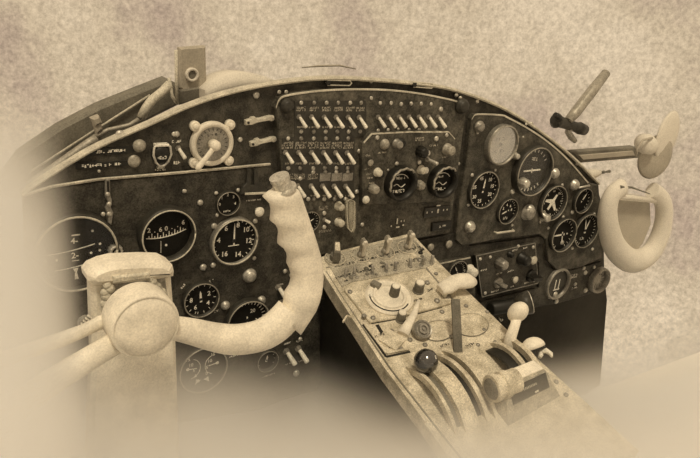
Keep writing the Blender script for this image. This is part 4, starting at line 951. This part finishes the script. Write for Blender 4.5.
b = MB(); q = bk.p(191.5, 74.5); r = bk.r(191, 74, 7); b.ringflat(r, r*.62, 0, .006, T(*q)); bk.add('ring', b, 'faint', label='pale ring')
b = MB(); b.cyl(r*.55, -.001, .003, T(*q), 20); bk.add('boss', b, 'frame')
b = MB(); b.prism(bk.poly([(180, 91), (206, 87), (207, 98), (181, 106)], .01), -.03, .004, .003); bk.add('foot', b, 'frame', label='dark foot')
hm = Thing('glareshield_hump', 'pale low hump of the glare shield behind the rim', 'glare shield', WF, 240, 85, .03)
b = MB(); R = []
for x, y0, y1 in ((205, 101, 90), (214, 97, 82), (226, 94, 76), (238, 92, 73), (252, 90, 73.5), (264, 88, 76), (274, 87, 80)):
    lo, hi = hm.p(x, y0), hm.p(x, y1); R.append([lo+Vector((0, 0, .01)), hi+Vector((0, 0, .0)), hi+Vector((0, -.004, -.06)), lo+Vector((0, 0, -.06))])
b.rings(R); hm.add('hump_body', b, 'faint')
t = Thing('sill_wire', 'thin faint dark wire lying beyond the top rim', 'wire', WF, 325, 66, .0)
b = MB(); b.tube([t.p(302, 67.5), t.p(318, 66), t.p(340, 65.5), t.p(356, 69)], [.001, .002, .002, .001], 6); t.add('strand', b, 'faintd')
# ================================================================== light, sky, camera
w = bpy.data.worlds.new('sepia_sky'); bpy.context.scene.world = w; w.use_nodes = True
nt = w.node_tree; N = nt.nodes; Lk = nt.links
bg = N['Background']
tc = N.new('ShaderNodeTexCoord')
n1 = N.new('ShaderNodeTexNoise'); n1.inputs['Scale'].default_value = 5; n1.inputs['Detail'].default_value = 10; n1.inputs['Roughness'].default_value = .62
n2 = N.new('ShaderNodeTexNoise'); n2.inputs['Scale'].default_value = 160; n2.inputs['Detail'].default_value = 4; n2.inputs['Roughness'].default_value = .8
Lk.new(tc.outputs['Generated'], n1.inputs['Vector']); Lk.new(tc.outputs['Generated'], n2.inputs['Vector'])
r = N.new('ShaderNodeValToRGB')
e = r.color_ramp.elements
e[0].position = .36; e[0].color = (.47, .35, .25, 1)
e[1].position = .62; e[1].color = (.71, .565, .385, 1)
x = e.new(.5); x.color = (.605, .475, .315, 1)
Lk.new(n1.outputs['Fac'], r.inputs['Fac'])
mr = N.new('ShaderNodeMapRange'); mr.inputs['From Min'].default_value = .3; mr.inputs['From Max'].default_value = .7; mr.inputs['To Min'].default_value = .72; mr.inputs['To Max'].default_value = 1.25
Lk.new(n2.outputs['Fac'], mr.inputs['Value'])
vm = N.new('ShaderNodeVectorMath'); vm.operation = 'SCALE'
Lk.new(r.outputs['Color'], vm.inputs[0]); Lk.new(mr.outputs['Result'], vm.inputs['Scale'])
Lk.new(vm.outputs['Vector'], bg.inputs['Color']); bg.inputs['Strength'].default_value = 1.0

def sun(name, d, st, ang, col):
    l = bpy.data.lights.new(name, 'SUN'); l.energy = st; l.angle = D(ang); l.color = col
    o = bpy.data.objects.new(name, l); C.objects.link(o); o.rotation_euler = Vector(d).to_track_quat('-Z', 'Y').to_euler(); o.location = (0, -1, 3)
sun('sun', (.25, .42, -1), 1.8, 8, (1, .86, .62))

cam = bpy.data.cameras.new('camera'); co = bpy.data.objects.new('camera', cam); C.objects.link(co)
cam.sensor_width = 36; cam.lens = FPX/700*36; cam.clip_start = .01
# camera axes (right, down, forward) expressed in the world
right = Vector((cx.x, cy.x, cz.x)); down = Vector((cx.y, cy.y, cz.y)); fwd = Vector((cx.z, cy.z, cz.z))
co.matrix_world = Matrix(((right.x, -down.x, -fwd.x, EYE.x), (right.y, -down.y, -fwd.y, EYE.y), (right.z, -down.z, -fwd.z, EYE.z), (0, 0, 0, 1)))
sc = bpy.context.scene; sc.camera = co
sc.view_settings.view_transform = 'Standard'; sc.view_settings.look = 'None'; sc.view_settings.gamma = 1; sc.view_settings.use_curve_mapping = False
sc.view_settings.exposure = 0

# ------------------------------------------------------------------ added haze that fades out the footwell and the panel's left edge
hz = bpy.data.materials.new('fade_haze'); hz.use_nodes = True
nt = hz.node_tree; N = nt.nodes; N.clear(); Lk = nt.links
out = N.new('ShaderNodeOutputMaterial'); vs = N.new('ShaderNodeVolumeScatter'); vs.inputs['Color'].default_value = (.95, .90, .83, 1); vs.inputs['Anisotropy'].default_value = 0
Lk.new(vs.outputs[0], out.inputs['Volume'])
tc = N.new('ShaderNodeTexCoord'); sp = N.new('ShaderNodeSeparateXYZ'); Lk.new(tc.outputs['Object'], sp.inputs[0])
def mth(op, a, b=None, c=None):
    n = N.new('ShaderNodeMath'); n.operation = op
    for i, v in enumerate((a, b, c)):
        if v is None: continue
        if isinstance(v, (int, float)): n.inputs[i].default_value = v
        else: Lk.new(v, n.inputs[i])
    return n.outputs[0]
def sstep(v, lo, hi):
    n = N.new('ShaderNodeMapRange'); n.interpolation_type = 'SMOOTHSTEP'
    n.inputs['From Min'].default_value = lo; n.inputs['From Max'].default_value = hi; Lk.new(v, n.inputs['Value']); return n.outputs['Result']
X, Y, Z = sp.outputs
Lz = mth('ADD', mth('MULTIPLY_ADD', X, -.49, .735), mth('MULTIPLY', mth('MULTIPLY', X, X), .105))
Lz = mth('MULTIPLY_ADD', Y, -.35, Lz)
low = sstep(mth('SUBTRACT', Lz, Z), -.13, .14)
left = mth('MULTIPLY', sstep(mth('MULTIPLY', Z, -1), -1.08, -.86), sstep(mth('SUBTRACT', mth('MULTIPLY_ADD', Y, .2, .19), X), -.065, .045))
near = mth('MULTIPLY', sstep(mth('MULTIPLY', Y, -1), .40, .54), sstep(mth('SUBTRACT', .72, Z), -.06, .08))
tot = mth('ADD', mth('MULTIPLY', low, sstep(mth('MULTIPLY', X, -1), -2.1, -1.4)), mth('MULTIPLY_ADD', near, 1.0, mth('MULTIPLY', left, 2.4)))
Lk.new(mth('MULTIPLY', tot, 8.0), vs.inputs['Density'])
b = MB(); b.box(-.55, 2.2, -.68, .155, .002, 1.12); 
me = b.mesh('haze', hz); o = link('haze', me); o['kind'] = 'stuff'; o['label'] = 'added pale haze fading out the footwell and the left of the panel'; o['category'] = 'haze'
sc.cycles.volume_bounces = 6; sc.cycles.max_bounces = 12
